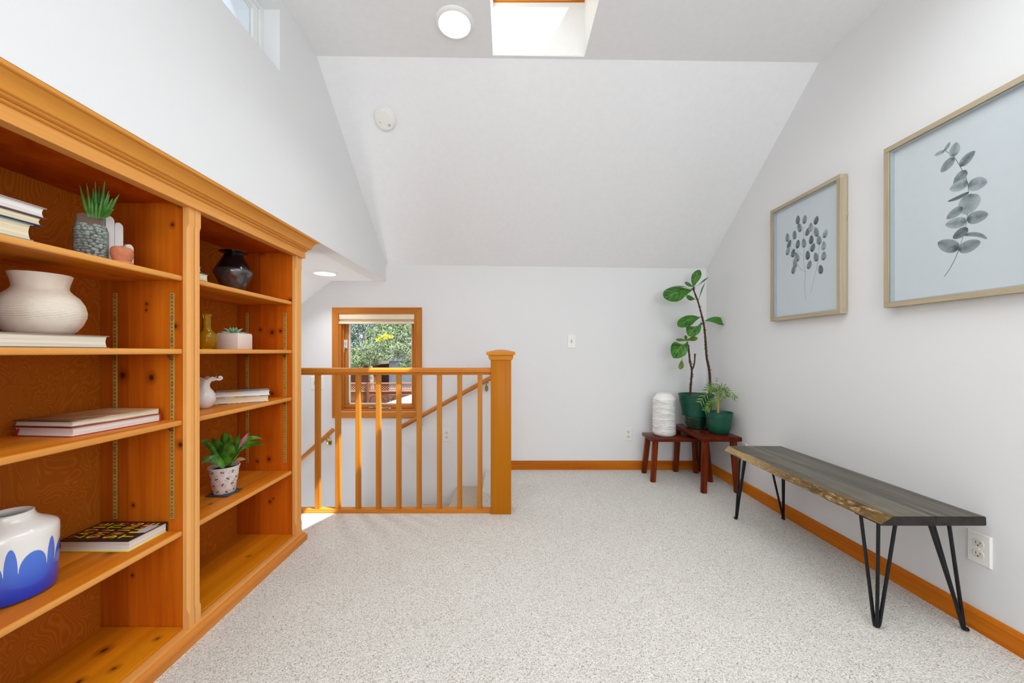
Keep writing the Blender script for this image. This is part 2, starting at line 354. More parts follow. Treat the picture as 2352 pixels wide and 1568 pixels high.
box(bm, (bx+0.075, YB+0.018, WZ0+0.014), (bx+0.165, YB+0.034, WZ0+0.028), 0.004, 2); build('crank_handle', bm, CHROME, w1)
# cellular blind folded up
bl = thing('cellular_blind', 'cream cellular blind drawn up at the head of the stair window', 'blind', ((WX0+WX1)/2, YB+0.01, WZ1-0.02))
BL = plain('cream_blind', (236, 218, 190), 0.6, var=0.02); BLF = plain('beige_cell_fabric', (206, 186, 156), 0.85, var=0.05, vs=90)
bm = B(); box(bm, (WX0+0.002, YB-0.008, 1.303), (WX1-0.012, YB+0.034, 1.345), 0.004, 2); build('head_rail', bm, BL, bl)
bm = B()
for i in range(4): box(bm, (WX0+0.006, YB-0.004, 1.283+0.005*i), (WX1-0.016, YB+0.028, 1.288+0.005*i), 0.0022)
build('cell_fabric', bm, BLF, bl)
bm = B(); box(bm, (WX0-0.001, YB-0.009, 1.264), (WX1-0.014, YB+0.032, 1.283), 0.004, 2); box(bm, (-1.16, YB-0.014, 1.272), (-1.11, YB-0.008, 1.280), 0.002); build('bottom_rail', bm, BL, bl)

# ------------------------------------------------------------------ high window, upper left wall
w3 = setting('window_3', (XL, 1.2, CZ0))
def w3part(name, lo, hi, m, bev=0.002): bm = B(); box(bm, lo, hi, bev); return build(name, bm, m, w3)
xa, xb = XL-0.105, XL-0.075
w3part('frame', (xa, CY1-0.025, CZ0), (xb, CY1, CZ1), WPAINT); w3part('frame', (xa, CY0, CZ0), (xb, CY0+0.025, CZ1), WPAINT)
w3part('frame', (xa, CY0+0.025, CZ0), (xb, CY1-0.025, CZ0+0.03), WPAINT); w3part('frame', (xa, CY0+0.025, CZ1-0.02), (xb, CY1-0.025, CZ1), WPAINT)
w3part('sash', (xa+0.003, CY1-0.062, CZ0+0.03), (xb-0.008, CY1-0.028, CZ1-0.02), WPAINT); w3part('sash', (xa+0.003, CY0+0.028, CZ1-0.05), (xb-0.008, CY1-0.062, CZ1-0.022), WPAINT)
w3part('pane', (xa+0.010, CY0+0.025, CZ0+0.03), (xa+0.014, CY1-0.06, CZ1-0.03), GLASS, 0)

# ------------------------------------------------------------------ bookshelf
BR = Vector((-1.28, 1.355, 0))
def K(pts, y):      # knots seen on a side panel at depth y
    out = []
    for px, py, r in pts: out.append((tuple(P(px, py, y)-BR), r))
    return out
PINE_L, PINE_D = (232, 170, 98), (214, 142, 70)
FACE_Z = wood('pine_face_upright', (236, 178, 106), (220, 152, 80), 2, 0.7, contrast=0.8)
FACE_Y = wood('pine_face_lengthwise', (232, 168, 92), (208, 136, 60), 1, 0.7, contrast=0.8)
CROWN = wood('pine_crown', (226, 160, 78), (202, 130, 46), 1, 0.6, contrast=0.8)
SH = wood('pine_shelf', (222, 138, 40), (190, 98, 14), 1, 0.7, knots=[((0.03, -0.18, 0.395), 0.012), ((0.06, 0.33, 0.395), 0.010), ((0.045, 0.20, 0.39), 0.007), ((0.03, -0.03, 0.786), 0.010), ((-0.02, -0.12, 1.27), 0.008)], boards=(0, 0.085, 0.37))
BOT = wood('pine_bottom_shelf', (224, 144, 24), (192, 104, 6), 1, 0.6, knots=[((0.02, -0.255, 0.055), 0.011), ((0.075, -0.21, 0.055), 0.010), ((0.095, -0.09, 0.055), 0.009), ((-0.03, -0.14, 0.055), 0.014), ((0.05, 0.42, 0.055), 0.008)], boards=(0, 0.062, 0.40), contrast=0.8)
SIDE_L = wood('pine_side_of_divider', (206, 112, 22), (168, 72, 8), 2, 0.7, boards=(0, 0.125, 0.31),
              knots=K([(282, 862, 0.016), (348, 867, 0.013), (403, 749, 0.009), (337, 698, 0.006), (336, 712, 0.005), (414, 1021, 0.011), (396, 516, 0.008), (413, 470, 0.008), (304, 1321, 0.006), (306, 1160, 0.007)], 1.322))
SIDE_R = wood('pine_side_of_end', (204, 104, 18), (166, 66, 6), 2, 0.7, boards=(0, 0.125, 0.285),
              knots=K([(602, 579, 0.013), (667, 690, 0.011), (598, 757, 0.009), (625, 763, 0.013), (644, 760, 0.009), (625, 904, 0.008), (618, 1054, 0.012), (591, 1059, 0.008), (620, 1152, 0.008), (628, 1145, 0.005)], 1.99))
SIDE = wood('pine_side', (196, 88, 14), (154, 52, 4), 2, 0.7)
def m_ply():
    t = NT('rotary_birch_ply'); v = t.obj((0.6, 1.5, 1.0)); n = t.noise(v, 3.0, 2, 1.1); f = t.math('FRACT', t.math('MULTIPLY', n, 42.0))
    a = t.math('ABSOLUTE', t.math('SUBTRACT', f, 0.5)); r = t.mapr(a, 0.05, 0.5)
    fine = t.noise(t.obj((30, 60, 6)), 1.0, 2); r2 = t.math('ADD', t.math('MULTIPLY', r, 0.75), t.math('MULTIPLY', fine, 0.35))
    c = t.ramp(r2, [(0.1, lin(172, 92, 18)), (0.6, lin(177, 97, 22)), (0.95, lin(188, 106, 28))])
    return t.set(c, 0.5, Specular_IOR_Level=0.1)
PLY = m_ply()
bs = thing('bookshelf', 'honey pine built-in bookshelf with crown moulding along the left wall', 'bookshelf', BR)
XB, XF, XS = -1.44, -1.145, -1.122                 # back panel face, carcass front, stile face
YA, YM, YE = 0.67, 1.343, 2.03                     # unit ends
TOPZ = 1.565
def bpart(name, lo, hi, m, bev=0.0015, seg=1, parent=None): bm = B(); box(bm, lo, hi, bev, seg); return build(name, bm, m, parent or bs)
bpart('back_panel', (XB-0.008, YA, 0.02), (XB, YM-0.0005, TOPZ), PLY, 0); bpart('back_panel', (XB-0.008, YM+0.0005, 0.02), (XB, YE, TOPZ), PLY, 0)
bpart('side_panel', (XB, YA, 0.02), (XF, YA+0.02, TOPZ), SIDE); bpart('side_panel', (XB, YM-0.021, 0.02), (XF, YM-0.0005, TOPZ), SIDE_L)
bpart('side_panel', (XB, YM+0.0005, 0.02), (XF, YM+0.021, TOPZ), SIDE); bpart('side_panel', (XB, YE-0.04, 0.02), (XF, YE, TOPZ), SIDE_R)
bpart('top_panel', (XB, YA+0.02, 1.545), (XF, YM-0.021, TOPZ), SIDE); bpart('top_panel', (XB, YM+0.021, 1.545), (XF, YE-0.04, TOPZ), SIDE)
def shelf(y0, y1, zt, m=None):
    bm = B(); xf = -1.149
    prof = [(XB+0.001, zt-0.0185), (xf-0.004, zt-0.0185), (xf-0.001, zt-0.016), (xf, zt-0.012), (xf, zt-0.005), (xf-0.002, zt-0.0015), (xf-0.005, zt), (XB+0.001, zt)]
    prism(bm, prof, 1, y0, y1)
    for f in bm.faces:
        if all(v.co.x > xf-0.006 for v in f.verts): f.material_index = 1
    build('shelf', bm, [m or SH, FACE_Y], bs, smooth=30)
YL0, YL1, YR0, YR1 = YA+0.0212, YM-0.0222, YM+0.0222, YE-0.0412
for z in (1.289, 1.031, 0.780, 0.389): shelf(YL0, YL1, z); shelf(YR0, YR1, z)
for y0, y1 in ((YL0, YL1), (YR0, YR1)): bpart('bottom_shelf', (XB+0.001, y0, 0.03), (XF-0.001, y1, 0.052), BOT)
def stile(y0, y1):
    def ring(z, c, d): return [(XF, y0, z), (XF, y1, z), (XS-c, y1, z), (XS, y1-d, z), (XS, y0+d, z), (XS-c, y0, z)]
    e = 0.0006; R = [ring(0.047, e, e), ring(0.098, e, e), ring(0.104, 0.004, 0.003), ring(0.115, 0.010, 0.006), ring(1.455, 0.010, 0.006), ring(1.466, 0.004, 0.003), ring(1.472, e, e), ring(1.536, e, e)]
    bm = B(); loft(bm, R); build('stile', bm, FACE_Z, bs, smooth=20)
stile(YA-0.003, YA+0.022); stile(YM-0.025, YM-0.0012); stile(YM+0.0012, YM+0.025); stile(1.987, YE+0.007)
# face moulding, crown with a mitred return, base
yret = lambda o: YE+0.007+o
bm = B(); xr = -1.110
prism(bm, [(XF, 1.529), (xr-0.001, 1.529), (xr, 1.530), (xr, 1.566), (XF, 1.566)], 1, YA-0.02, YE, endf=lambda q: yret(max(0, q[0]-XS))); build('top_rail', bm, FACE_Y, bs, smooth=20)
cove = [(-1.0867+0.0177*(1-math.cos(a)), 1.587+0.035*math.sin(a)) for a in [i*PI/2/7 for i in range(8)]]
cove = [(-1.0867+0.0177*(1-math.cos(a)) if False else -1.0867+0.0177*(i/7)**1.7, 1.587+0.035*(i/7)) for i, a in enumerate(range(8))]
cp = [(XF, 1.566), (-1.112, 1.566), (-1.1055, 1.5665), (-1.1030, 1.569), (-1.1030, 1.573), (-1.1050, 1.5755), (-1.0985, 1.5765), (-1.0950, 1.5785), (-1.0945, 1.583), (-1.0880, 1.5850)]+cove+[(-1.062, 1.6225), (-1.059, 1.625), (-1.0585, 1.634), (XF, 1.634)]
bm = B(); prism(bm, cp, 1, YA-0.02, YE, endf=lambda q: yret(max(0, q[0]-XS))); build('crown_moulding', bm, CROWN, bs, smooth=28)
bpart('bottom_rail', (XF, YA, 0.02), (-1.1145, YE+0.007, 0.047), FACE_Y, 0.003, 2)
bm = B(); bp = [(-1.1145, 0), (-1.095, 0), (-1.095, 0.0285), (-1.0962, 0.0300), (-1.1000, 0.0310), (-1.1040, 0.0335), (-1.1075, 0.0385), (-1.1145, 0.0410)]
prism(bm, bp, 1, YA-0.02, YE, endf=lambda q: YE+0.007+max(0, q[0]+1.1145)*0.35); build('base_moulding', bm, wood('pine_base', (214, 138, 62), (178, 102, 36), 1, 0.6), bs, smooth=25)
# brass slotted standards with dark slots, and the little shelf clips
def standard(y, x, z0=0.432, z1=1.228):
    bm = B(); box(bm, (x-0.0075, y-0.0022, z0), (x+0.0075, y, z1), 0.0006); s = build('shelf_standard', bm, STRIP, bs)
    bm = B(); n = int((z1-z0)/0.0128)
    for i in range(n):
        z = z0+0.006+i*(z1-z0-0.012)/(n-1)
        box(bm, (x-0.0032, y-0.0026, z-0.0016), (x+0.0032, y-0.0020, z+0.0016))
        if i % 6 == 0: box(bm, (x-0.0045, y-0.0026, z+0.004), (x-0.002, y-0.0020, z+0.008)); box(bm, (x+0.002, y-0.0026, z+0.004), (x+0.0045, y-0.0020, z+0.008))
    bx = build('slots', bm, SLOT, s, smooth=0); bx['kind'] = 'stuff'
def clip(y, x, z):
    bm = B(); prism(bm, [(y-0.002, z-0.022), (y-0.002, z), (y-0.016, z), (y-0.015, z-0.004), (y-0.005, z-0.020)], 0, x-0.006, x+0.006); build('shelf_clip', bm, BRASS, bs)
for x in (-1.386, -1.185):
    standard(YM-0.0212, x); standard(YE-0.0402, x)
    for z in (1.0123, 0.7613): clip(YM-0.0212, x, z); clip(YE-0.0402, x, z)

# ------------------------------------------------------------------ books and other things on the shelves
def paper(name, rgb): 
    t = NT(name); v = t.obj((3, 3, 700)); n = t.noise(v, 1.0, 2); c = lin(*rgb); d = tuple(q*0.80 for q in c[:3])+(1,)
    return t.set(t.mix(t.mapr(n, 0.35, 0.65), d, c), 0.9)
PAGE_W = paper('white_pages', (236, 232, 226)); PAGE_C = paper('cream_pages', (238, 222, 188)); PAGE_I = paper('ivory_pages', (232, 222, 202))
def cover(name, rgb, **kw): return plain(name, rgb, 0.4, var=0.05, vs=50, **kw)
def book(label, x0, x1, y0, y1, z, h, mcov, mpage, spine, rot=None, ct=0.0025, lip=0.004, group=None, hollow=0.0035, mback=None):
    """closed book lying flat; spine on '-y' or '+y' or '-x'; fore edge opposite, hollowed"""
    root = thing('book', label, 'book', ((x0+x1)/2, (y0+y1)/2, z), group)
    def rz(v): 
        if not rot: return v
        return Matrix.Translation((rot[1][0], rot[1][1], 0)) @ Matrix.Rotation(rot[0], 4, 'Z') @ Matrix.Translation((-rot[1][0], -rot[1][1], 0)) @ Vector(v)
    bm = B(); box(bm, (x0, y0, z), (x1, y1, z+ct), 0.0006, 1, rot, 1 if mback else 0); box(bm, (x0, y0, z+h-ct), (x1, y1, z+h), 0.0006, 1, rot)
    sp = {'-y': ((x0, y0-0.002, z), (x1, y0+0.0015, z+h)), '+y': ((x0, y1-0.0015, z), (x1, y1+0.002, z+h)), '-x': ((x0-0.002, y0, z), (x0+0.0015, y1, z+h))}[spine]
    box(bm, sp[0], sp[1], 0.001, 2, rot); build('cover', bm, [mcov, mback or mcov], root)
    a, b = (x0+lip, x1-lip), (y0+lip, y1-lip); n = 7; bm = B(); poly = []
    if spine == '-x':
        base = [(x0+0.0016, 0), (x0+0.0016, 1)]; fe = x1-lip
        poly = [(x0+0.0016, z+ct), (x0+0.0016, z+h-ct)]+[(fe-hollow*math.sin(PI*i/n), z+h-ct-(h-2*ct)*i/n) for i in range(n+1)]
        r0 = [rz((q[0], b[0], q[1])) for q in poly]; r1 = [rz((q[0], b[1], q[1])) for q in poly]
    else:
        s, fe, sg = (y0+0.0016, y1-lip, 1) if spine == '-y' else (y1-0.0016, y0+lip, -1)
        poly = [(s, z+ct), (s, z+h-ct)]+[(fe-sg*hollow*math.sin(PI*i/n), z+h-ct-(h-2*ct)*i/n) for i in range(n+1)]
        r0 = [rz((a[0], q[0], q[1])) for q in poly]; r1 = [rz((a[1], q[0], q[1])) for q in poly]
    loft(bm, [r0, r1]); build('pages', bm, mpage, root, smooth=50); return root
Z1, Z2, Z3, Z4 = 1.2892, 1.0312, 0.7802, 0.3892
G1 = 'books on the top shelf'
book('thick cream-paged book with pale blue cover, bottom of the top-shelf stack', -1.385, -1.155, 0.740, 0.912, Z1, 0.040, cover('pale_blue_cover', (150, 178, 196)), PAGE_C, '-y', group=G1)
book('cream-paged book with dark navy cover, middle of the top-shelf stack', -1.375, -1.150, 0.745, 0.928, Z1+0.0402, 0.021, cover('navy_cover', (52, 66, 92)), PAGE_C, '-y', group=G1)
book('white-paged book with dusty pink cover, topmost of the top-shelf stack', -1.380, -1.152, 0.740, 0.936, Z1+0.0614, 0.027, cover('dusty_cover', (186, 164, 164)), PAGE_W, '-y', group=G1, mback=cover('red_back_cover', (140, 60, 50)))
book('thick cream-paged book lying under the round cream vase', -1.405, -1.160, 0.780, 1.090, Z2, 0.035, cover('brown_grey_cover', (150, 128, 112)), PAGE_I, '-y', mback=cover('grey_back_cover', (120, 122, 128)))
# two large books on the third shelf, a little turned
rt = (math.radians(-5.0), (-1.225, 1.050))
rb = book('large book with red covers and red ribbon under the cream one', -1.414, -1.225, 1.050, 1.298, Z3, 0.0270, cover('red_cover', (172, 52, 44)), PAGE_W, '+y', rt)
def m_cream():
    t = NT('cream_photo_cover'); v = t.obj((1, 1, 1)); x = t.xyz(v); n = t.noise(v, 14, 4, 0.6)
    c = t.ramp(t.math('ADD', t.math('MULTIPLY', x[1], 2.2), t.math('MULTIPLY', n, 0.9)), [(0.15, lin(60, 52, 48)), (0.32, lin(150, 118, 88)), (0.55, lin(206, 178, 136)), (0.8, lin(232, 216, 176))])
    return t.set(c, 0.3)
rc = book('large cream photo book lying on the red-covered book', -1.416, -1.228, 1.051, 1.292, Z3+0.0272, 0.0175, m_cream(), PAGE_I, '+y', rt)
bm = B(); Mr = Matrix.Translation((rt[1][0], rt[1][1], 0)) @ Matrix.Rotation(rt[0], 4, 'Z') @ Matrix.Translation((-rt[1][0], -rt[1][1], 0))
for a in ((-1.402, 1.0520, Z3+0.0008, Z3+0.024),):
    t = B(); bmesh.ops.create_cube(t, size=1); 
    for v in t.verts: v.co = Vector((v.co.x*0.006-1.402, v.co.y*0.0008+1.0565+(v.co.z-0.5)*0.006, (v.co.z+0.5)*0.021+Z3+0.0008))
    t.transform(Mr); join(bm, t)
build('ribbon', bm, cover('red_ribbon', (190, 34, 48)), rb)
# black novel with yellow and red lettering
BLK = cover('black_cover', (34, 35, 38)); YEL = cover('yellow_ink', (236, 214, 20)); REDI = cover('red_ink', (226, 70, 66))
nb = book('black novel with yellow and red lettering beside the blue and white jar', -1.422, -1.1966, 1.180, 1.3145, Z4, 0.0345, BLK, PAGE_W, '+y', mback=YEL, hollow=0.003)
def letters(word, xbase, y0, y1, hgt, z, parent, seed):
    rr = random.Random(seed); bmL = B(); cells = (y1-y0)/len(word)
    for i, ch in enumerate(word):
        cu = bpy.data.curves.new('glyph', 'FONT'); cu.body = ch; cu.size = 1.0; cu.extrude = 0.0; cu.offset = 0.014
        ob = bpy.data.objects.new('glyph', cu); COL.objects.link(ob); dg = bpy.context.evaluated_depsgraph_get(); me = bpy.data.meshes.new_from_object(ob.evaluated_get(dg))
        t = B(); t.from_mesh(me); bpy.data.objects.remove(ob); bpy.data.curves.remove(cu); bpy.data.meshes.remove(me)
        xs = [v.co.x for v in t.verts]; ys = [v.co.y for v in t.verts]; wx = max(xs)-min(xs) or 1; hy = max(ys)-min(ys)
        wide = 0.80 if wx > 0.25 else 0.30
        ang = rr.choice([0, 0.8, 1.6, 2.4, 3.9]); ca, sa = math.cos(ang), math.sin(ang); t.verts.index_update(); vs = []
        for v in t.verts:
            u = (v.co.x-min(xs))/wx; w = (v.co.y-min(ys))/hy
            vs.append((bmL.verts.new((xbase-w*hgt, y0+cells*(i+0.5+(u-0.5)*wide), z)), u, w))
        bmL.verts.index_update()
        for f in t.faces:
            q = [vs[v.index] for v in f.verts]; cu_ = sum(a[1] for a in q)/len(q)-0.5; cw_ = sum(a[2] for a in q)/len(q)-0.5
            nf = bmL.faces.new([a[0] for a in q]); nf.material_index = 1 if cu_*ca+cw_*sa > 0.17 else 0
        t.free()
    ext = bmesh.ops.extrude_face_region(bmL, geom=bmL.faces[:]); 
    for v in [g for g in ext['geom'] if isinstance(g, bmesh.types.BMVert)]: v.co.z += 0.0003
    build('lettering', bmL, [YEL, REDI], parent, smooth=0)
zt = Z4+0.0345
for wd, xb_, sd in (('ZADIE', -1.371, 3), ('SMITH', -1.318, 5), ('SWING', -1.265, 8), ('TIME', -1.212, 2)): letters(wd, xb_, 1.197, 1.307, 0.040, zt+0.0001, nb, sd)
bm = B(); box(bm, (-1.232, 1.236, zt+0.0004), (-1.199, 1.288, zt+0.0009)); build('sticker', bm, cover('grey_sticker', (196, 200, 210)), nb)

# round cream vase with ribbed belly
def m_cream_vase():
    t = NT('cream_stoneware'); v = t.obj(); z = t.xyz(v)[2]; n = t.noise(t.obj((20, 20, 4)), 1, 3)
    c = t.mix(t.mapr(n, 0.35, 0.7), lin(228, 212, 192), lin(240, 228, 212)); wv = t.math('SINE', t.math('ADD', t.math('MULTIPLY', z, 1500.0), t.math('MULTIPLY', n, 9.0)))
    band = t.mapr(z, 0.035, 0.05); band2 = t.mapr(z, 0.125, 0.11, 0, 1)
    t.bump(t.math('MULTIPLY', wv, t.math('MULTIPLY', band, band2)), 0.5, 0.0012); return t.set(c, 0.8)
vc = (-1.292, 1.036, Z2+0.0352)
bm = B(); pr = [(0.045, 0), (0.056, 0.002), (0.066, 0.011), (0.078, 0.030), (0.0855, 0.052), (0.0862, 0.066), (0.082, 0.086), (0.072, 0.105), (0.059, 0.118), (0.0530, 0.126), (0.0515, 0.133), (0.0535, 0.145), (0.0575, 0.160), (0.0595, 0.167), (0.0575, 0.168), (0.053, 0.155), (0.049, 0.135), (0.055, 0.118), (0.078, 0.085), (0.08, 0.05), (0.04, 0.01)]
lathe(bm, pr, vc, 64); tag(build('vase', bm, m_cream_vase(), loc=vc, smooth=60), 'round cream stoneware vase with flared rim standing on a book', 'vase')

# blue and white jar
def m_bluejar():
    t = NT('blue_scallop_glaze'); x, y, z = t.xyz(t.obj()); a = t.math('ARCTAN2', y, x)
    u = t.math('ADD', t.math('MULTIPLY', a, 7/(2*PI)), 20.535); g = t.math('FRACT', u); nar = t.math('GREATER_THAN', g, 0.70); idx = t.math('ADD', t.math('MULTIPLY', t.math('FLOOR', u), 2.0), nar)
    fw = t.math('DIVIDE', g, 0.70); fn_ = t.math('DIVIDE', t.math('SUBTRACT', g, 0.70), 0.30); f = t.math('SUBTRACT', t.math('ADD', t.math('MULTIPLY', fw, t.math('SUBTRACT', 1.0, nar)), t.math('MULTIPLY', fn_, nar)), 0.5)
    w = t.n('TexWhiteNoise', noise_dimensions='1D'); t.l(idx, w.inputs['W'])
    arc = t.math('SQRT', t.math('MAXIMUM', t.math('SUBTRACT', 1.0, t.math('MULTIPLY', t.math('MULTIPLY', f, f), 4.25)), 0.0))
    hh = t.math('ADD', 0.078, t.math('MULTIPLY', arc, t.math('ADD', 0.044, t.math('MULTIPLY', nar, 0.020))))
    d = t.math('SUBTRACT', hh, z); m = t.mapr(d, -0.002, 0.0015)
    deep = t.mapr(z, 0.11, 0.01); blue = t.mix(deep, lin(70, 116, 220), lin(20, 62, 200)); blue = t.mix(t.mapr(w.outputs[0], 0.3, 0.8, 0.0, 0.5), blue, lin(36, 70, 205))
    return t.set(t.mix(m, lin(236, 235, 230), blue), 0.16, Coat_Weight=0.4, Coat_Roughness=0.08)
jc = (-1.296, 0.972, Z4+0.0002)
bm = B(); pr = [(0.070, 0), (0.079, 0.003), (0.082, 0.010), (0.0835, 0.05), (0.085, 0.10), (0.0862, 0.150), (0.0855, 0.166), (0.082, 0.173), (0.070, 0.181), (0.055, 0.190), (0.046, 0.199), (0.0425, 0.209), (0.0425, 0.213), (0.040, 0.2145), (0.037, 0.212), (0.036, 0.20), (0.05, 0.185), (0.078, 0.165), (0.078, 0.02), (0.02, 0.012)]
lathe(bm, pr, jc, 64); tag(build('ceramic_jar', bm, m_bluejar(), loc=jc, smooth=50), 'white ceramic jar with blue scalloped glaze around its lower half', 'jar')

# glass jar of grey pebbles with an aloe
SUCC = lambda name, a, b: leafmat(name, a, b, False)
def leafmat(name, a, b, veins=True, vein=(150, 178, 92), rough=0.38, side=6.0):
    t = NT(name); uv = t.n('UVMap'); s = t.n('SeparateXYZ'); t.l(uv.outputs[0], s.inputs[0]); n = t.noise(t.obj(), 22, 3)
    c = t.mix(t.mapr(n, 0.3, 0.7), lin(*a), lin(*b))
    if veins:
        sv = t.math('ABSOLUTE', t.math('SUBTRACT', s.outputs[1], 0.5)); mid = t.mapr(sv, 0.008, 0.022, 1, 0)
        ph = t.math('ABSOLUTE', t.math('SUBTRACT', t.math('FRACT', t.math('ADD', t.math('MULTIPLY', s.outputs[0], side), t.math('MULTIPLY', sv, -3.2))), 0.5))
        lat = t.mapr(ph, 0.02, 0.07, 0.75, 0); c = t.mix(t.math('MAXIMUM', mid, lat), c, lin(*vein))
    return t.set(c, rough, Subsurface_Weight=0.0)
ALOE = leafmat('aloe_green', (34, 96, 34), (98, 160, 62), False)
jx, jy = -1.245, 1.118
gj = thing('glass_jar', 'clear glass jar of grey pebbles holding a spiky aloe', 'jar', (jx, jy, Z1))
def m_jarglass():
    t = NT('jar_glass'); tr = t.n('BsdfTransparent'); tr.inputs[0].default_value = lin(240, 248, 244); gl = t.n('BsdfGlossy'); gl.inputs['Roughness'].default_value = 0.06
    df = t.n('BsdfDiffuse'); df.inputs[0].default_value = lin(200, 214, 208); m0 = t.n('MixShader'); lw2 = t.n('LayerWeight'); lw2.inputs[0].default_value = 0.35; t.l(t.math('ADD', t.math('MULTIPLY', lw2.outputs['Facing'], 0.35), 0.08), m0.inputs[0]); t.l(tr.outputs[0], m0.inputs[1]); t.l(df.outputs[0], m0.inputs[2])
    fr = t.n('LayerWeight'); fr.inputs[0].default_value = 0.12; mx = t.n('MixShader'); t.l(fr.outputs['Fresnel'], mx.inputs[0]); t.l(m0.outputs[0], mx.inputs[1]); t.l(gl.outputs[0], mx.inputs[2]); t.l(mx.outputs[0], t.out.inputs[0])
    return t.m
bm = B(); lathe(bm, [(0.028, 0.0002), (0.034, 0.003), (0.0365, 0.012), (0.037, 0.05), (0.0368, 0.092), (0.034, 0.104), (0.030, 0.112), (0.0295, 0.115), (0.031, 0.117), (0.0295, 0.120), (0.031, 0.123), (0.0295, 0.126), (0.031, 0.129), (0.030, 0.134), (0.028, 0.135)], (jx, jy, Z1), 40, caps=(True, False))
build('jar_body', bm, m_jarglass(), gj, smooth=60)
bm = B(); PEB = plain('grey_pebbles', (204, 204, 202), 0.3, var=0.3, vs=60); rr = random.Random(4)
for lay in range(13):
    nn = 15 if lay < 12 else 11
    for k in range(nn):
        a = 2*PI*(k+0.5*(lay % 2))/nn+rr.uniform(-.18, .18); r = (0.0295 if lay < 11 else 0.026)+rr.uniform(-.002, .001); t = B(); bmesh.ops.create_icosphere(t, subdivisions=1, radius=0.0062*rr.uniform(.85, 1.2))
        t.transform(Matrix.Translation((jx+r*math.cos(a), jy+r*math.sin(a), Z1+0.010+lay*0.0080+rr.uniform(-.0015, .0015))) @ Matrix.Rotation(rr.uniform(0, 3), 4, 'Z') @ Matrix.Rotation(rr.uniform(-.6, .6), 4, 'X') @ Matrix.Diagonal((1.1, .85, .72, 1)))
        for f in t.faces: f.smooth = True
        join(bm, t)
o = build('pebbles', bm, PEB, gj, smooth=80); o['kind'] = 'stuff'
def spike(parent, base, tip, w, m, name='leaf', ctrl=None, thick=0.45):
    a, c = Vector(base), Vector(tip); b = Vector(ctrl) if ctrl else (a+c)/2+Vector((0, 0, 0.012)); pts = [a*(1-t)**2+b*2*t*(1-t)+c*t*t for t in [i/9 for i in range(10)]]
    rad = [w*(0.75+0.5*math.sin(PI*min(1, i/9*0.9+0.1)))*(1-(i/9)**2.2)+0.0004 for i in range(10)]; bm = B(); tube(bm, pts, rad, 8); build(name, bm, m, parent, smooth=60)
for (px, py, bxp, w) in ((183, 424, 205, .0042), (199, 420, 212, .0036), (214, 432, 217, .0042), (219, 416, 222, .0036), (241, 415, 228, .0048), (250, 438, 231, .0042), (252, 446, 234, .0038), (274, 446, 236, .0048), (262, 480, 237, .0048), (204, 462, 209, .0045), (259, 455, 234, .0045), (222, 458, 221, .0045), (190, 470, 207, .004), (228, 428, 224, .0042), (236, 446, 228, .0042), (212, 450, 214, .0045), (232, 466, 226, .0048), (246, 468, 232, .0046), (209, 476, 213, .0048), (256, 492, 236, .0044)):
    dy = random.uniform(-0.02, 0.012); spike(gj, P(bxp, 500, jy+dy*0.4), P(px, py, jy+dy), w*0.9, ALOE, ctrl=P((bxp+px)/2+(bxp-px)*0.12*-1, (500+py)/2-4, jy+dy))
# white three-bar ornament and tiny terracotta pot
wo = thing('white_ornament', 'white ornament of three round-topped bars behind the terracotta pot', 'ornament', (-1.235, 1.19, Z1)); WO = plain('matte_white', (222, 222, 222), 0.5, var=0.01)
for yc, hh in ((1.163, 0.152), (1.190, 0.141), (1.2235, 0.082)):
    bm = B(); n = 10; poly = [(yc-0.0125, Z1+0.003), (yc+0.0125, Z1+0.003)]+[(yc+0.0125*math.cos(PI*i/n), Z1+hh-0.0125+0.0125*math.sin(PI*i/n)) for i in range(n+1)]
    prism(bm, poly, 0, -1.243, -1.236); build('bar', bm, WO, wo, smooth=40)
bm = B(); box(bm, (-1.252, 1.148, Z1+0.0002), (-1.214, 1.240, Z1+0.004), 0.001); build('base', bm, WO, wo)
tc = (-1.186, 1.150, Z1+0.0002)
tp = thing('terracotta_pot', 'tiny terracotta pot with a small sprig on the top shelf', 'pot', tc); TERRA = plain('terracotta', (206, 126, 88), 0.85, var=0.12, vs=60)
bm = B(); lathe(bm, [(0.020, 0.0), (0.0245, 0.001), (0.0245, 0.006), (0.021, 0.009), (0.0225, 0.014), (0.0258, 0.024), (0.0265, 0.034), (0.0255, 0.043), (0.0225, 0.049), (0.019, 0.051), (0.018, 0.049), (0.02, 0.04), (0.018, 0.036)], tc, 36); build('pot_body', bm, TERRA, tp, smooth=50)
bm = B(); tube(bm, [(tc[0], tc[1], Z1+0.036), (tc[0], tc[1]-0.001, Z1+0.053), (tc[0]+0.002, tc[1]+0.005, Z1+0.058)], 0.0009, 6)
for d in ((0.004, 0.007, 0.004), (-0.002, -0.008, -0.001), (0.003, 0.004, 0.008)): leaf(bm, [(tc[0]+0.001, tc[1]+0.003, Z1+0.056), (tc[0]+d[0]*.6, tc[1]+d[1]*.6+0.003, Z1+0.057+d[2]*.6), (tc[0]+d[0], tc[1]+d[1]+0.003, Z1+0.056+d[2])], 0.0018, (1, 0, 0.3), lambda t: math.sin(PI*t)+0.02, 4, ns=1)
build('sprig', bm, plain('sprig_green', (96, 112, 60), 0.6), tp, smooth='leaf')

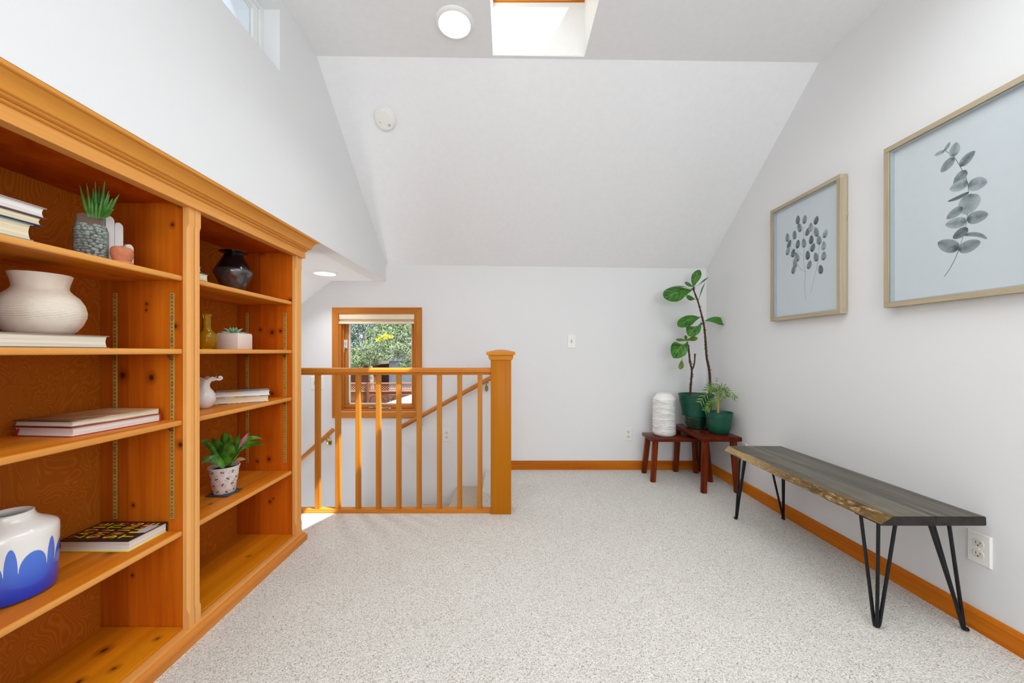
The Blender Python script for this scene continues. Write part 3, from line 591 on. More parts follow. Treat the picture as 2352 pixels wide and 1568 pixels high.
# right bay: books at the back of the top shelf, black vase
G2 = 'books half hidden behind the divider'
book('cream-paged book half hidden behind the divider, lower of two', -1.36, -1.158, 1.372, 1.452, Z1, 0.030, cover('charcoal_cover', (66, 58, 56)), PAGE_C, '-y', group=G2)
book('white-paged book half hidden behind the divider, upper of two', -1.355, -1.162, 1.370, 1.424, Z1+0.0302, 0.024, cover('slate_cover', (70, 74, 84)), PAGE_W, '-y', group=G2)
def m_blackvase():
    t = NT('iridescent_black_glaze'); z = t.xyz(t.obj())[2]; n = t.noise(t.obj((14, 14, 20)), 1, 4, 1.2)
    low = t.mapr(z, 0.112, 0.096); c = t.mix(low, lin(16, 13, 16), t.ramp(n, [(0.3, lin(30, 34, 46)), (0.5, lin(112, 104, 100)), (0.62, lin(84, 98, 118)), (0.75, lin(150, 120, 84))]))
    return t.set(c, 0.16, t.math('MULTIPLY', low, 0.75))
bv = (-1.268, 1.730, Z1+0.0002)
bm = B(); pr = [(0.036, 0), (0.039, 0.004), (0.052, 0.036), (0.068, 0.072), (0.0755, 0.090), (0.0765, 0.096), (0.0745, 0.103), (0.062, 0.128), (0.048, 0.155), (0.039, 0.172), (0.036, 0.178), (0.040, 0.183), (0.052, 0.187), (0.058, 0.189), (0.058, 0.1905), (0.050, 0.189), (0.034, 0.181), (0.034, 0.172), (0.058, 0.128), (0.07, 0.1), (0.03, 0.01)]
lathe(bm, pr, bv, 60)
for f in bm.verts:
    if 0.075 < f.co.z-bv[2] < 0.106:
        a = math.atan2(f.co.y-bv[1], f.co.x-bv[0]); k = 1+0.010*math.cos(a*30); f.co.x = bv[0]+(f.co.x-bv[0])*k; f.co.y = bv[1]+(f.co.y-bv[1])*k
tag(build('vase', bm, m_blackvase(), loc=bv, smooth=60), 'black iridescent vase with angular shoulders and flared rim', 'vase')
# amber glass bottle
def m_amber():
    t = NT('amber_glass'); tr = t.n('BsdfTransparent'); tr.inputs[0].default_value = lin(240, 206, 96); gl = t.n('BsdfGlossy'); gl.inputs['Roughness'].default_value = 0.05; gl.inputs[0].default_value = lin(255, 240, 200)
    df = t.n('BsdfDiffuse'); df.inputs[0].default_value = lin(206, 158, 16)
    m0 = t.n('MixShader'); m0.inputs[0].default_value = 0.35; t.l(tr.outputs[0], m0.inputs[1]); t.l(df.outputs[0], m0.inputs[2])
    fr = t.n('LayerWeight'); fr.inputs[0].default_value = 0.3; mx = t.n('MixShader'); t.l(fr.outputs['Fresnel'], mx.inputs[0]); t.l(m0.outputs[0], mx.inputs[1]); t.l(gl.outputs[0], mx.inputs[2]); t.l(mx.outputs[0], t.out.inputs[0]); return t.m
ab = (-1.240, 1.540, Z2+0.0002)
bm = B(); lathe(bm, [(0.027, 0), (0.030, 0.003), (0.036, 0.018), (0.039, 0.036), (0.0365, 0.054), (0.028, 0.068), (0.0175, 0.078), (0.0145, 0.090), (0.0140, 0.128), (0.0150, 0.136), (0.0185, 0.141), (0.0185, 0.1435), (0.0150, 0.1435)], ab, 40, caps=(True, False))
tag(build('bottle_vase', bm, m_amber(), loc=ab, smooth=60), 'amber glass bottle vase with slim neck beside the divider', 'vase')
# cube planter with succulent
cp_ = thing('cube_planter', 'pale pink cube planter with a small rosette succulent', 'planter', (-1.2475, 1.7095, Z2)); PK = plain('pale_pink_glaze', (230, 214, 202), 0.5, var=0.01)
bm = B(); box(bm, (-1.295, 1.662, Z2+0.0002), (-1.200, 1.757, Z2+0.068), 0.0012, 2); build('planter_body', bm, PK, cp_)
bm = B()
for a in ((-1.293, 1.664, -1.289, 1.755), (-1.206, 1.664, -1.202, 1.755), (-1.289, 1.664, -1.206, 1.668), (-1.289, 1.751, -1.206, 1.755)): box(bm, (a[0], a[1], Z2+0.0682), (a[2], a[3], Z2+0.0735), 0.0006)
build('liner', bm, PK, cp_)
bm = B(); box(bm, (-1.289, 1.668, Z2+0.0682), (-1.206, 1.751, Z2+0.0702)); SOIL = plain('potting_soil', (52, 40, 32), 0.95, var=0.3, vs=120, bump=0.6, bs=300); build('soil', bm, SOIL, cp_, smooth=0)
SUC = leafmat('succulent_green', (96, 150, 112), (160, 200, 160), False, rough=0.5); sc_ = Vector((-1.247, 1.700, Z2+0.070)); k = 0
for ring, (n, el, ln_, w) in enumerate(((6, 1.15, 0.034, 0.0078), (7, 0.62, 0.044, 0.0085), (7, 0.16, 0.052, 0.0075))):
    for i in range(n):
        a = 2*PI*i/n+ring*0.4; d = Vector((math.cos(a)*math.cos(el), math.sin(a)*math.cos(el), math.sin(el)))
        spike(cp_, sc_+d*0.004, sc_+d*ln_, w*0.62, SUC, ctrl=sc_+d*ln_*0.55+Vector((0, 0, 0.002)))
# white ruffled jug
def m_milk(): t = NT('milk_glass'); return t.set(t.mix(t.mapr(t.noise(t.obj(), 9, 2), 0.3, 0.7), lin(228, 224, 222), lin(242, 240, 238)), 0.15, Coat_Weight=0.3)
jg = (-1.300, 1.600, Z3+0.0002); bm = B(); seg = 48; R = []
for r, h in [(0.022, 0), (0.026, 0.002), (0.034, 0.012), (0.0405, 0.028), (0.0425, 0.043), (0.040, 0.058), (0.032, 0.073), (0.0235, 0.084), (0.0205, 0.094), (0.022, 0.104), (0.029, 0.116), (0.038, 0.124), (0.043, 0.127), (0.041, 0.1285), (0.030, 0.119), (0.019, 0.10), (0.018, 0.09), (0.03, 0.07), (0.036, 0.04), (0.02, 0.01)]:
    k = max(0, (h-0.10)/0.028); R.append([(jg[0]+r*(1+0.10*k*math.cos(6*a))*math.cos(a), jg[1]+r*(1+0.10*k*math.cos(6*a))*math.sin(a), jg[2]+h+0.006*k*math.cos(6*a+1)) for a in [2*PI*i/seg for i in range(seg)]])
loft(bm, R)
cl = [(jg[0]+0.020, jg[1]+0.021, jg[2]+0.116), (jg[0]+0.030, jg[1]+0.029, jg[2]+0.1215), (jg[0]+0.038, jg[1]+0.036, jg[2]+0.119), (jg[0]+0.044, jg[1]+0.042, jg[2]+0.124), (jg[0]+0.041, jg[1]+0.039, jg[2]+0.131), (jg[0]+0.036, jg[1]+0.034, jg[2]+0.128)]
tube(bm, smoothline(cl, 5), 0.005, 8)
tag(build('ruffled_jug', bm, m_milk(), loc=jg, smooth=60), 'white milk glass jug with ruffled curling rim', 'jug')
# two colourful books turned on the shelf
def m_multi(name, sc, base):
    t = NT(name); vo = t.n('TexVoronoi'); vo.inputs['Scale'].default_value = sc; t.l(t.obj(), vo.inputs['Vector']); s = t.n('SeparateColor'); t.l(vo.outputs['Color'], s.inputs[0])
    return t.set(t.ramp(s.outputs[0], [(0.0, base), (0.42, base), (0.43, lin(206, 76, 60)), (0.6, lin(232, 190, 52)), (0.75, lin(60, 92, 150)), (0.9, lin(214, 226, 232))]), 0.35)
ra = math.atan2(0.122, 0.175); pv = (-1.161, 1.817)
bmul = m_multi('patchwork_cover', 55, lin(60, 92, 150)); bm2 = m_multi('pale_blue_patch_cover', 16, lin(160, 196, 214))
G3 = 'books beside the white jug'
book('patchwork-covered book with cream pages, lower one beside the white jug', pv[0]-0.212, pv[0], pv[1], pv[1]+0.135, Z3, 0.0305, bmul, PAGE_C, '+y', (ra, pv), group=G3, lip=0.003)
book('light blue illustrated book, upper one beside the white jug', pv[0]-0.208, pv[0]+0.004, pv[1]+0.001, pv[1]+0.135, Z3+0.0307, 0.0225, bm2, PAGE_W, '+y', (ra, pv), group=G3, lip=0.003)
# slate coaster, bee pot, bromeliad
bm = B(); box(bm, (-1.315, 1.624, Z4+0.0001), (-1.219, 1.720, Z4+0.0062), 0.0012); tag(build('slate_coaster', bm, plain('slate', (62, 74, 88), 0.6, var=0.15, bump=0.3), loc=(-1.267, 1.672, Z4)), 'square dark slate coaster under the bee-patterned pot', 'coaster')
bp_ = Vector((-1.268, 1.672, Z4+0.0064)); PH, R0, R1 = 0.118, 0.0425, 0.0585
pt = thing('bromeliad_pot', 'green bromeliad in a white pot printed with bees', 'potted plant', bp_)
bm = B(); lathe(bm, [(0.036, 0), (R0-0.002, 0.0008), (R0, 0.004), (R1-0.001, PH-0.006), (R1+0.0012, PH-0.005), (R1+0.0015, PH-0.0005), (R1-0.001, PH), (R1-0.003, PH-0.003), (R1-0.006, PH-0.02), (0.03, PH-0.022)], bp_, 48); build('pot_body', bm, plain('white_pot', (232, 226, 224), 0.4, var=0.02), pt, smooth=50)
bm = B(); lathe(bm, [(R1-0.006, PH-0.016), (0.03, PH-0.011), (0.001, PH-0.010)], bp_, 24); build('soil', bm, SOIL, pt)
def onpot(a, h, off=0.0004): r = R0+(R1-R0)*(h/PH)+off; return Vector((bp_.x+r*math.cos(a), bp_.y+r*math.sin(a), bp_.z+h))
def patch(bm, a, h, dx, dy, rx, ry, ang, mi, off, n=12, inner=0.0):
    ca, sa = math.cos(ang), math.sin(ang); vo_ = []; vi = []
    for i in range(n):
        q = 2*PI*i/n; u, w = rx*math.cos(q), ry*math.sin(q); X = dx+u*ca-w*sa; Y = dy+u*sa+w*ca; vo_.append(bm.verts.new(onpot(a+X/0.05, h+Y, off)))
        if inner: X2 = dx+(u*ca-w*sa)*inner; Y2 = dy+(u*sa+w*ca)*inner; vi.append(bm.verts.new(onpot(a+X2/0.05, h+Y2, off)))
    if inner:
        for i in range(n): bm.faces.new((vo_[i], vo_[(i+1) % n], vi[(i+1) % n], vi[i])).material_index = mi
    else: bm.faces.new(vo_).material_index = mi
bm = B(); rr = random.Random(3)
for row in range(4):
    for c_ in range(9):
        a = 2*PI*(c_+0.5*(row % 2))/9+rr.uniform(-.08, .08); h = 0.014+row*0.0285+rr.uniform(-.003, .003); th = rr.uniform(0, 6.28)
        if h > PH-0.016: continue
        for sgn in (1, -1):
            wa = th+sgn*1.0; patch(bm, a, h, math.cos(wa)*0.0090, math.sin(wa)*0.0090, 0.0086, 0.0042, wa, 1, 0.0004, 14, 0.82)
            wa = th+sgn*1.75; patch(bm, a, h, math.cos(wa)*0.007, math.sin(wa)*0.007, 0.0064, 0.0031, wa, 1, 0.0004, 12, 0.80)
        for j in range(3): patch(bm, a, h, math.cos(th)*(j-1)*0.0046, math.sin(th)*(j-1)*0.0046, 0.0023, 0.0034-0.0005*abs(j-1), th, 0 if j != 1 else 2, 0.0006, 8)
build('bee_print', bm, [plain('bee_brown', (84, 44, 26), 0.6), plain('wing_grey', (150, 146, 144), 0.6), plain('bee_amber', (176, 96, 44), 0.6)], pt, smooth='leaf')
BRO = leafmat('bromeliad_green', (34, 86, 22), (98, 160, 52), False, rough=0.3); bc = bp_+Vector((0, 0, PH-0.012))
strap = lambda t: (0.62+0.5*math.sin(PI*t*0.8))*(1-t**5)+0.02
def strapleaf(px0, pxc, px1, w, y=1.67, mat=None, sd=(0.25, 0.5, 0.8), fold=0.25):
    bm = B(); leaf(bm, [P(*px0), P(*pxc), P(*px1)], w, sd, strap, 12, fold); build('leaf', bm, mat or BRO, pt, smooth='leaf')
strapleaf((505, 1066, 1.68), (482, 1006, 1.66), (461, 1014, 1.62), 0.013, sd=(0, .5, 1))
strapleaf((510, 1068, 1.66), (488, 1040, 1.64), (476, 1012, 1.62), 0.012, sd=(1, .2, .5))
strapleaf((515, 1066, 1.68), (500, 1020, 1.69), (488, 1006, 1.66), 0.022, sd=(1, 0, .25))
strapleaf((518, 1066, 1.70), (512, 1010, 1.73), (515, 990, 1.73), 0.021, sd=(1, 0, 0))
strapleaf((522, 1066, 1.69), (528, 1012, 1.72), (527, 996, 1.74), 0.013, sd=(1, 0, 0))
strapleaf((520, 1068, 1.63), (522, 1030, 1.61), (532, 1018, 1.59), 0.023, sd=(1, 0, -.1))
strapleaf((524, 1066, 1.70), (538, 1020, 1.72), (551, 995, 1.73), 0.015, sd=(1, 0, .5))
strapleaf((526, 1066, 1.66), (546, 1030, 1.66), (573, 992, 1.66), 0.013, sd=(1, .2, .6))
strapleaf((527, 1064, 1.68), (560, 990, 1.70), (603, 1008, 1.72), 0.010, sd=(0, .4, 1))
strapleaf((528, 1066, 1.66), (560, 1004, 1.66), (608, 1022, 1.66), 0.011, sd=(0, .4, 1))
strapleaf((512, 1072, 1.66), (486, 1040, 1.64), (461, 1064, 1.61), 0.014, sd=(0, .5, 1))
strapleaf((516, 1072, 1.63), (500, 1052, 1.60), (487, 1046, 1.59), 0.015, sd=(0, .3, 1))
strapleaf((536, 1066, 1.66), (548, 1050, 1.65), (565, 1055, 1.65), 0.008, mat=leafmat('dry_leaf', (176, 132, 92), (206, 168, 126), False), sd=(0, .3, 1))
bm = B(); leaf(bm, [P(548, 1030, 1.655), P(560, 1005, 1.655), P(571, 993, 1.655)], 0.007, (1, 0, .3), lambda t: math.sin(PI*min(1, t+.05))+0.03, 8, 0.3); build('bract', bm, leafmat('pink_bract', (196, 76, 128), (222, 130, 166), False), pt, smooth='leaf')

# ------------------------------------------------------------------ railing
rl = thing('stair_railing', 'orange-stained wooden railing with square balusters and newel post', 'railing', (-0.6, 2.39, 0))
bm = B(); prism(bm, [(2.366, 0.0), (2.366, 0.012), (2.370, 0.014), (2.370, 0.022), (2.373, 0.024), (2.408, 0.024), (2.411, 0.020), (2.411, 0.0)], 0, -1.469, -0.110); build('shoe_rail', bm, RAILX, rl, smooth=20)
bm = B(); prism(bm, [(2.372, 0.8745), (2.372, 0.886), (2.362, 0.888), (2.357, 0.893), (2.357, 0.908), (2.362, 0.916), (2.370, 0.919), (2.405, 0.919), (2.413, 0.916), (2.418, 0.908), (2.418, 0.893), (2.413, 0.888), (2.403, 0.886), (2.403, 0.8745)], 0, -1.469, -0.110); build('handrail', bm, RAILX, rl, smooth=20)
bm = B(); box(bm, (-1.2268, 2.373, 0.0242), (-1.1983, 2.4015, 0.8743), 0.0015, 1); b0 = build('baluster', bm, RAILZ, rl)
for i in range(-1, 9):
    if i == 0: continue
    o = b0.copy(); COL.objects.link(o); o.parent = rl; o.location = (0.1292*i, 0, 0)
nx0, nx1, ny0, ny1 = -0.1096, 0.0194, 2.350, 2.479
bm = B(); box(bm, (nx0, ny0, 0.0), (nx1, ny1, 0.985), 0.003, 2); nw = build('newel_post', bm, NEWEL, rl)
cxn, cyn = (nx0+nx1)/2, (ny0+ny1)/2
def sq(h, z): return [(cxn-h, cyn-h, z), (cxn+h, cyn-h, z), (cxn+h, cyn+h, z), (cxn-h, cyn+h, z)]
bm = B(); loft(bm, [sq(0.066, 0.968), sq(0.072, 0.972), sq(0.0775, 0.985), sq(0.0775, 1.001)]); loft(bm, [sq(0.088, 1.001), sq(0.0895, 1.003), sq(0.0895, 1.018), sq(0.087, 1.0205), sq(0.03, 1.034), sq(0.012, 1.0355)]); build('post_cap', bm, wood('cap_wood', (222, 150, 56), (196, 120, 30), 0, 0.6), nw, smooth=25)

# wall handrails of the stair
def handrail(label, p0, p1, brs, r=0.019):
    a, b = Vector(p0), Vector(p1); root = thing('wall_handrail', label, 'handrail', ((a+b)/2))
    d = (b-a).normalized(); bm = B(); tube(bm, [a, a+d*0.004, b-d*0.004, b], [r*0.85, r, r, r*0.85], 16); build('rail', bm, HANDR, root, smooth=50)
    for t in brs:
        c = a+(b-a)*t; bm = B(); w = Vector((c.x, YB-0.001, c.z-0.075))
        t2 = B(); bmesh.ops.create_cone(t2, cap_ends=True, segments=16, radius1=0.018, radius2=0.013, depth=0.008); t2.transform(Matrix.Translation((w.x, YB-0.005, w.z)) @ Matrix.Rotation(PI/2, 4, 'X') @ Matrix.Diagonal((0.8, 1.5, 1, 1))); join(bm, t2)
        tube(bm, smoothline([(w.x, YB-0.008, w.z), (w.x, YB-0.035, w.z-0.004), (c.x, c.y, c.z-0.045), (c.x, c.y, c.z-r)], 5), 0.0065, 8)
        box(bm, (c.x-0.022, c.y-0.010, c.z-r-0.007), (c.x+0.022, c.y+0.010, c.z-r+0.002), 0.003); build('bracket', bm, BRASS, root)
yh = YB-0.06
handrail('long wooden handrail sloping up the back wall to the newel post', P(914, 984.5, yh), P(1150, 855, yh), (0.205, 0.86))
handrail('short wooden handrail on the wall below the left edge of the window', P(640, 1102, yh), P(766, 986, yh), (0.88,))

# ------------------------------------------------------------------ outlets, switches, detector, ceiling lights
GO = 'white wall outlets'
def plate(lx, lz, w, h, wall, bm=None):
    bm = B()
    if wall == 'b':
        r = lambda s, y: [(lx-w/2*s, y, lz-h/2-(s-1)*w/2), (lx+w/2*s, y, lz-h/2-(s-1)*w/2), (lx+w/2*s, y, lz+h/2+(s-1)*w/2), (lx-w/2*s, y, lz+h/2+(s-1)*w/2)]
        loft(bm, [r(1.0, YB-0.0002), r(1.0, YB-0.003), r(0.90, YB-0.0065)])
    else:
        r = lambda s, x: [(x, lx-w/2*s, lz-h/2-(s-1)*w/2), (x, lx+w/2*s, lz-h/2-(s-1)*w/2), (x, lx+w/2*s, lz+h/2+(s-1)*w/2), (x, lx-w/2*s, lz+h/2+(s-1)*w/2)]
        loft(bm, [r(1.0, XR-0.0002), r(1.0, XR-0.003), r(0.90, XR-0.0065)])
    return bm
def outlet(label, c, z, wall):
    loc = (c, YB, z) if wall == 'b' else (XR, c, z); root = thing('outlet', label, 'outlet', loc, GO)
    build('plate', plate(c, z, 0.070, 0.1145, wall), WHITE, root, smooth=0)
    for s in (1, -1):
        bm = B(); zz = z+s*0.0195; n = 20
        pts = [(0.0165*math.cos(2*PI*i/n), max(-0.0125, min(0.0125, 0.0165*math.sin(2*PI*i/n)))) for i in range(n)]
        conv = (lambda u, w, d: (c+u, YB-d, zz+w)) if wall == 'b' else (lambda u, w, d: (XR-d, c-u, zz+w))
        loft(bm, [[conv(u, w, 0.006) for u, w in pts], [conv(u*0.97, w*0.97, 0.0085) for u, w in pts]]); f = build('receptacle', bm, OUTF, root, smooth=30)
        bm = B()
        for (u0, u1, w0, w1) in ((-0.0072, -0.0052, -0.002, 0.0065), (0.0052, 0.0072, -0.001, 0.006), (-0.0022, 0.0022, -0.0095, -0.0050)):
            a, b = conv(u0, w0, 0.0080), conv(u1, w1, 0.0089); box(bm, [min(p, q) for p, q in zip(a, b)], [max(p, q) for p, q in zip(a, b)])
        build('slots', bm, SLOT, f, smooth=0)
    bm = B(); a = (c-0.003, YB-0.0080, z-0.003) if wall == 'b' else (XR-0.0080, c-0.003, z-0.003); b = (c+0.003, YB-0.006, z+0.003) if wall == 'b' else (XR-0.006, c+0.003, z+0.003); box(bm, a, b, 0.001); build('screw', bm, WHITE, root)
outlet('white duplex outlet low on the back wall left of the stools', 1.043, 0.3065, 'b')
outlet('white duplex outlet on the stairwell wall seen between the balusters', -0.534, 0.300, 'b')
outlet('white duplex outlet on the right wall beneath the near end of the bench', 1.368, 0.302, 'r')
outlet('white outlet mostly hidden behind the far end of the bench', 2.735, 0.300, 'r')
def switch(label, x, z, w, tog):
    root = thing('light_switch', label, 'switch', (x, YB, z)); build('plate', plate(x, z, w, 0.1145, 'b'), WHITE, root, smooth=0)
    for dx in tog:
        bm = B(); box(bm, (x+dx-0.005, YB-0.0068, z-0.012), (x+dx+0.005, YB-0.006, z+0.012)); build('toggle_slot', bm, SLOT, root, smooth=0)
        bm = B(); hexa(bm, [(x+dx-0.0035, YB-0.0068, z-0.008), (x+dx+0.0035, YB-0.0068, z-0.008), (x+dx+0.0035, YB-0.0068, z+0.003), (x+dx-0.0035, YB-0.0068, z+0.003), (x+dx-0.003, YB-0.016, z+0.001), (x+dx+0.003, YB-0.016, z+0.001), (x+dx+0.003, YB-0.014, z+0.008), (x+dx-0.003, YB-0.014, z+0.008)]); build('toggle', bm, OUTF, root, smooth=0)
switch('white light switch on the back wall right of the newel post', 0.552, 1.112, 0.070, (0,))
switch('double light switch plate on the stair wall left of the window', -1.658, 0.751, 0.116, (-0.023, 0.023))

def m_lens(name, s):
    t = NT(name); e = t.n('Emission'); e.inputs[0].default_value = (1, 0.98, 0.95, 1); e.inputs[1].default_value = s; t.l(e.outputs[0], t.out.inputs[0]); return t.m
LENS = m_lens('lit_diffuser', 4.0)
def can(label, x, y, z, power, spread=2.6):
    root = thing('recessed_light', label, 'ceiling light', (x, y, z), 'recessed ceiling lights')
    bm = B(); lathe(bm, [(0.076, -0.007), (0.079, -0.012), (0.085, -0.011), (0.0965, -0.003), (0.0975, 0.0), (0.080, 0.0)][::1], (x, y, z), 48, caps=(False, False)); build('trim_ring', bm, WPAINT, root, smooth=50)
    bm = B(); lathe(bm, [(0.078, -0.004), (0.077, -0.0085), (0.05, -0.0105), (0.001, -0.011)], (x, y, z), 48, caps=(False, True)); build('diffuser', bm, LENS, root, smooth=50)
    d = bpy.data.lights.new('recessed_light_lamp', 'AREA'); d.shape = 'DISK'; d.size = 0.14; d.energy = power; d.color = (0.98, 0.985, 1.0); d.spread = math.radians(115); o = bpy.data.objects.new('recessed_light_lamp', d); COL.objects.link(o); o.parent = root; o.location = (0, 0, -0.02)
can('lit round recessed light in the flat ceiling beside the skylight', -0.2656, 1.857, zc(-0.2656), 2.0)
can('lit round recessed light in the soffit above the stairs', -1.425, 2.915, SOF, 2.4)
# smoke detector on the sloped ceiling
sl = math.atan(k_ := (zc(0)-zs(0))/(YB-YC)); sd_y = 2.325; sd_p = Vector((-0.762, sd_y, zc(-0.762)-(sd_y-YC)*k_))
sd = thing('smoke_detector', 'round white smoke detector on the sloped ceiling', 'smoke detector', sd_p); Msd = Matrix.Translation(sd_p) @ Matrix.Rotation(-sl, 4, 'X') @ Matrix.Rotation(PI, 4, 'X')
bm = B(); lathe(bm, [(0.068, 0.001), (0.069, 0.004), (0.066, 0.008), (0.0605, 0.009), (0.0605, 0.011), (0.062, 0.012), (0.061, 0.026), (0.055, 0.033), (0.045, 0.036), (0.001, 0.037)], (0, 0, 0), 48, caps=(True, True)); bm.transform(Msd); build('housing', bm, WHITE, sd, smooth=30)
bm = B()
for i in range(3):
    for j in range(3): box(bm, (0.018+0.005*i, -0.034+0.005*j, 0.0362), (0.021+0.005*i, -0.031+0.005*j, 0.0372))
box(bm, (-0.032, -0.012, 0.0362), (-0.020, -0.010, 0.0372)); bm.transform(Msd); build('vent', bm, plain('vent_grey', (140, 140, 140), 0.6), sd, smooth=0)
bm = B(); lathe(bm, [(0.008, 0.036), (0.008, 0.039), (0.006, 0.040), (0.0005, 0.040)], (-0.03, 0.012, 0), 20); bm.transform(Msd); build('test_button', bm, WHITE, sd)

# ------------------------------------------------------------------ stools, pots, plants
MAHOG = wood('mahogany_stool_top', (112, 46, 22), (62, 18, 9), 0, 0.8, rough=0.22); MAHOGY = wood('mahogany_stool_top_lengthwise', (110, 40, 18), (58, 14, 7), 1, 0.8, rough=0.22)
MLEG = wood('mahogany_leg', (132, 54, 18), (66, 20, 8), 2, 1.2, rough=0.25)
def stool(label, x0, x1, y0, y1, zt, th, mt, feet):
    root = thing('stool', label, 'stool', ((x0+x1)/2, (y0+y1)/2, 0), 'low wooden stools')
    bm = B(); box(bm, (x0, y0, zt-th), (x1, y1, zt), 0.006, 2); build('seat', bm, mt, root)
    for (fx, fy, tx, ty) in feet:
        bm = B(); a = 0.021; b = 0.019
        def oc(cx_, cy_, z, h): c = h*0.55; return [(cx_-h, cy_-c, z), (cx_-c, cy_-h, z), (cx_+c, cy_-h, z), (cx_+h, cy_-c, z), (cx_+h, cy_+c, z), (cx_+c, cy_+h, z), (cx_-c, cy_+h, z), (cx_-h, cy_+c, z)]
        loft(bm, [oc(fx, fy, 0.0, b), oc(tx, ty, zt-th-0.0002, a)]); build('leg', bm, MLEG, root, smooth=20)
    return root
stool('low dark stool under the white vase, tucked below the other stool', 1.127, 1.610, 2.930, 3.155, 0.344, 0.030, MAHOG, [(1.139, 2.945, 1.165, 2.965), (1.148, 3.165, 1.170, 3.130), (1.590, 2.948, 1.565, 2.965), (1.585, 3.160, 1.56, 3.130)])
stool('dark red wooden stool holding both green pots in the corner', 1.408, 1.690, 2.700, 3.215, 0.405, 0.034, MAHOGY, [(1.419, 2.716, 1.438, 2.735), (1.662, 2.716, 1.645, 2.735), (1.432, 3.200, 1.445, 3.18), (1.650, 3.200, 1.645, 3.18)])
# ribbed white vase with fine black lines
def m_linevase():
    t = NT('white_glaze_black_lines'); v = t.obj(); x, y, z = t.xyz(v); n = t.noise(t.obj((5, 5, 9)), 1, 2); n2 = t.noise(t.obj((16, 16, 60)), 1, 1)
    q = t.math('ADD', t.math('MULTIPLY', z, 88.0), t.math('MULTIPLY', n, 2.6)); f = t.math('ABSOLUTE', t.math('SUBTRACT', t.math('FRACT', q), 0.5))
    wdt = t.mapr(n2, 0.32, 0.65, 0.02, 0.10); ln = t.math('LESS_THAN', f, wdt); ok = t.mapr(z, 0.292, 0.288, 0, 1)
    t.bump(t.math('MULTIPLY', f, ok), 0.25, 0.002)
    return t.set(t.mix(t.math('MULTIPLY', ln, ok), lin(238, 237, 234), lin(44, 44, 46)), 0.25)
vz = (1.273, 3.055, 0.3442); bm = B(); pr = [(0.074, 0), (0.082, 0.003), (0.087, 0.014)]
for i in range(27): pr += [(0.0895+0.0016*math.sin(i*1.3), 0.020+i*0.0101), (0.0880, 0.0255+i*0.0101)]
pr += [(0.087, 0.296), (0.082, 0.307), (0.072, 0.319), (0.063, 0.327), (0.0605, 0.332), (0.0605, 0.338), (0.058, 0.340), (0.055, 0.336), (0.056, 0.325), (0.08, 0.29), (0.08, 0.02), (0.02, 0.01)]
lathe(bm, pr, vz, 64); tag(build('vase', bm, m_linevase(), loc=vz, smooth=60), 'tall white vase with fine black horizontal lines on the low stool', 'vase')
GREEN = plain('green_plastic_pot', (6, 80, 60), 0.38, var=0.08)
def m_clear():
    t = NT('clear_plastic'); tr = t.n('BsdfTransparent'); tr.inputs[0].default_value = lin(214, 226, 222); gl = t.n('BsdfGlossy'); gl.inputs['Roughness'].default_value = 0.12; fr = t.n('LayerWeight'); fr.inputs[0].default_value = 0.45; mx = t.n('MixShader')
    t.l(fr.outputs['Facing'], mx.inputs[0]); t.l(tr.outputs[0], mx.inputs[1]); t.l(gl.outputs[0], mx.inputs[2]); t.l(mx.outputs[0], t.out.inputs[0]); return t.m
gp = Vector((1.535, 3.055, 0.4052))
fig = thing('fiddle_leaf_fig', 'tall two-stemmed fiddle leaf fig in the larger green pot', 'potted plant', gp)
bm = B(); lathe(bm, [(0.080, 0.003), (0.084, 0.006), (0.103, 0.105), (0.122, 0.205), (0.1225, 0.208), (0.125, 0.209), (0.131, 0.262), (0.136, 0.263), (0.1365, 0.270), (0.134, 0.272), (0.130, 0.268), (0.120, 0.235), (0.06, 0.235)], gp, 56); build('pot_body', bm, GREEN, fig, smooth=35)
bm = B(); lathe(bm, [(0.122, 0.245), (0.06, 0.250), (0.001, 0.251)], gp, 30); build('soil', bm, SOIL, fig)
bm = B(); pr = [(0.084, 0.0), (0.088, 0.002)]
for i in range(7): pr += [(0.0905+i*0.0026, 0.010+i*0.012), (0.0890+i*0.0026, 0.016+i*0.012)]
pr += [(0.110, 0.100), (0.112, 0.100), (0.109, 0.096)]
lathe(bm, pr, gp, 56, caps=(True, False)); build('clear_sleeve', bm, m_clear(), fig, smooth=40)
BARK = plain('fig_bark', (96, 58, 42), 0.9, var=0.35, vs=90, bump=0.8, bs=180)
def trunk(pts, r0, r1, stubs=14, seed=1, part='stem'):
    rr = random.Random(seed); c = smoothline(pts, 7); n = len(c); bm = B(); tube(bm, c, [r0+(r1-r0)*i/(n-1)+rr.uniform(-.0006, .0008) for i in range(n)], 10)
    for _ in range(stubs):
        i = rr.randrange(int(n*0.12), n-3); a = rr.uniform(0, 6.28); d = Vector((math.cos(a), math.sin(a)*0.6, rr.uniform(.3, .9))).normalized(); tube(bm, [c[i], c[i]+d*rr.uniform(.011, .021)], [0.0042, 0.0014], 6)
    build(part, bm, BARK, fig, smooth=60)
YF = 3.055; py_ = 3.06
trunk([P(1585, 908, 3.05), P(1587, 880, 3.05), P(1589, 850, 3.05), P(1585, 832, 3.045), P(1582, 805, 3.04), P(1580, 790, 3.04)], 0.0085, 0.006, 34, 1)
trunk([P(1588, 852, 3.05), P(1594, 838, 3.05), P(1596, 818, 3.055), P(1595, 813, 3.055)], 0.006, 0.005, 5, 2, 'branch')
trunk([P(1632, 905, 3.06), P(1631, 880, 3.06), P(1629, 850, 3.06), P(1623, 820, 3.06), P(1621, 790, 3.06), P(1618, 755, 3.055), P(1612, 725, 3.05), P(1603, 692, 3.045), P(1594, 668, 3.04), P(1592, 660, 3.04)], 0.010, 0.0045, 64, 3)
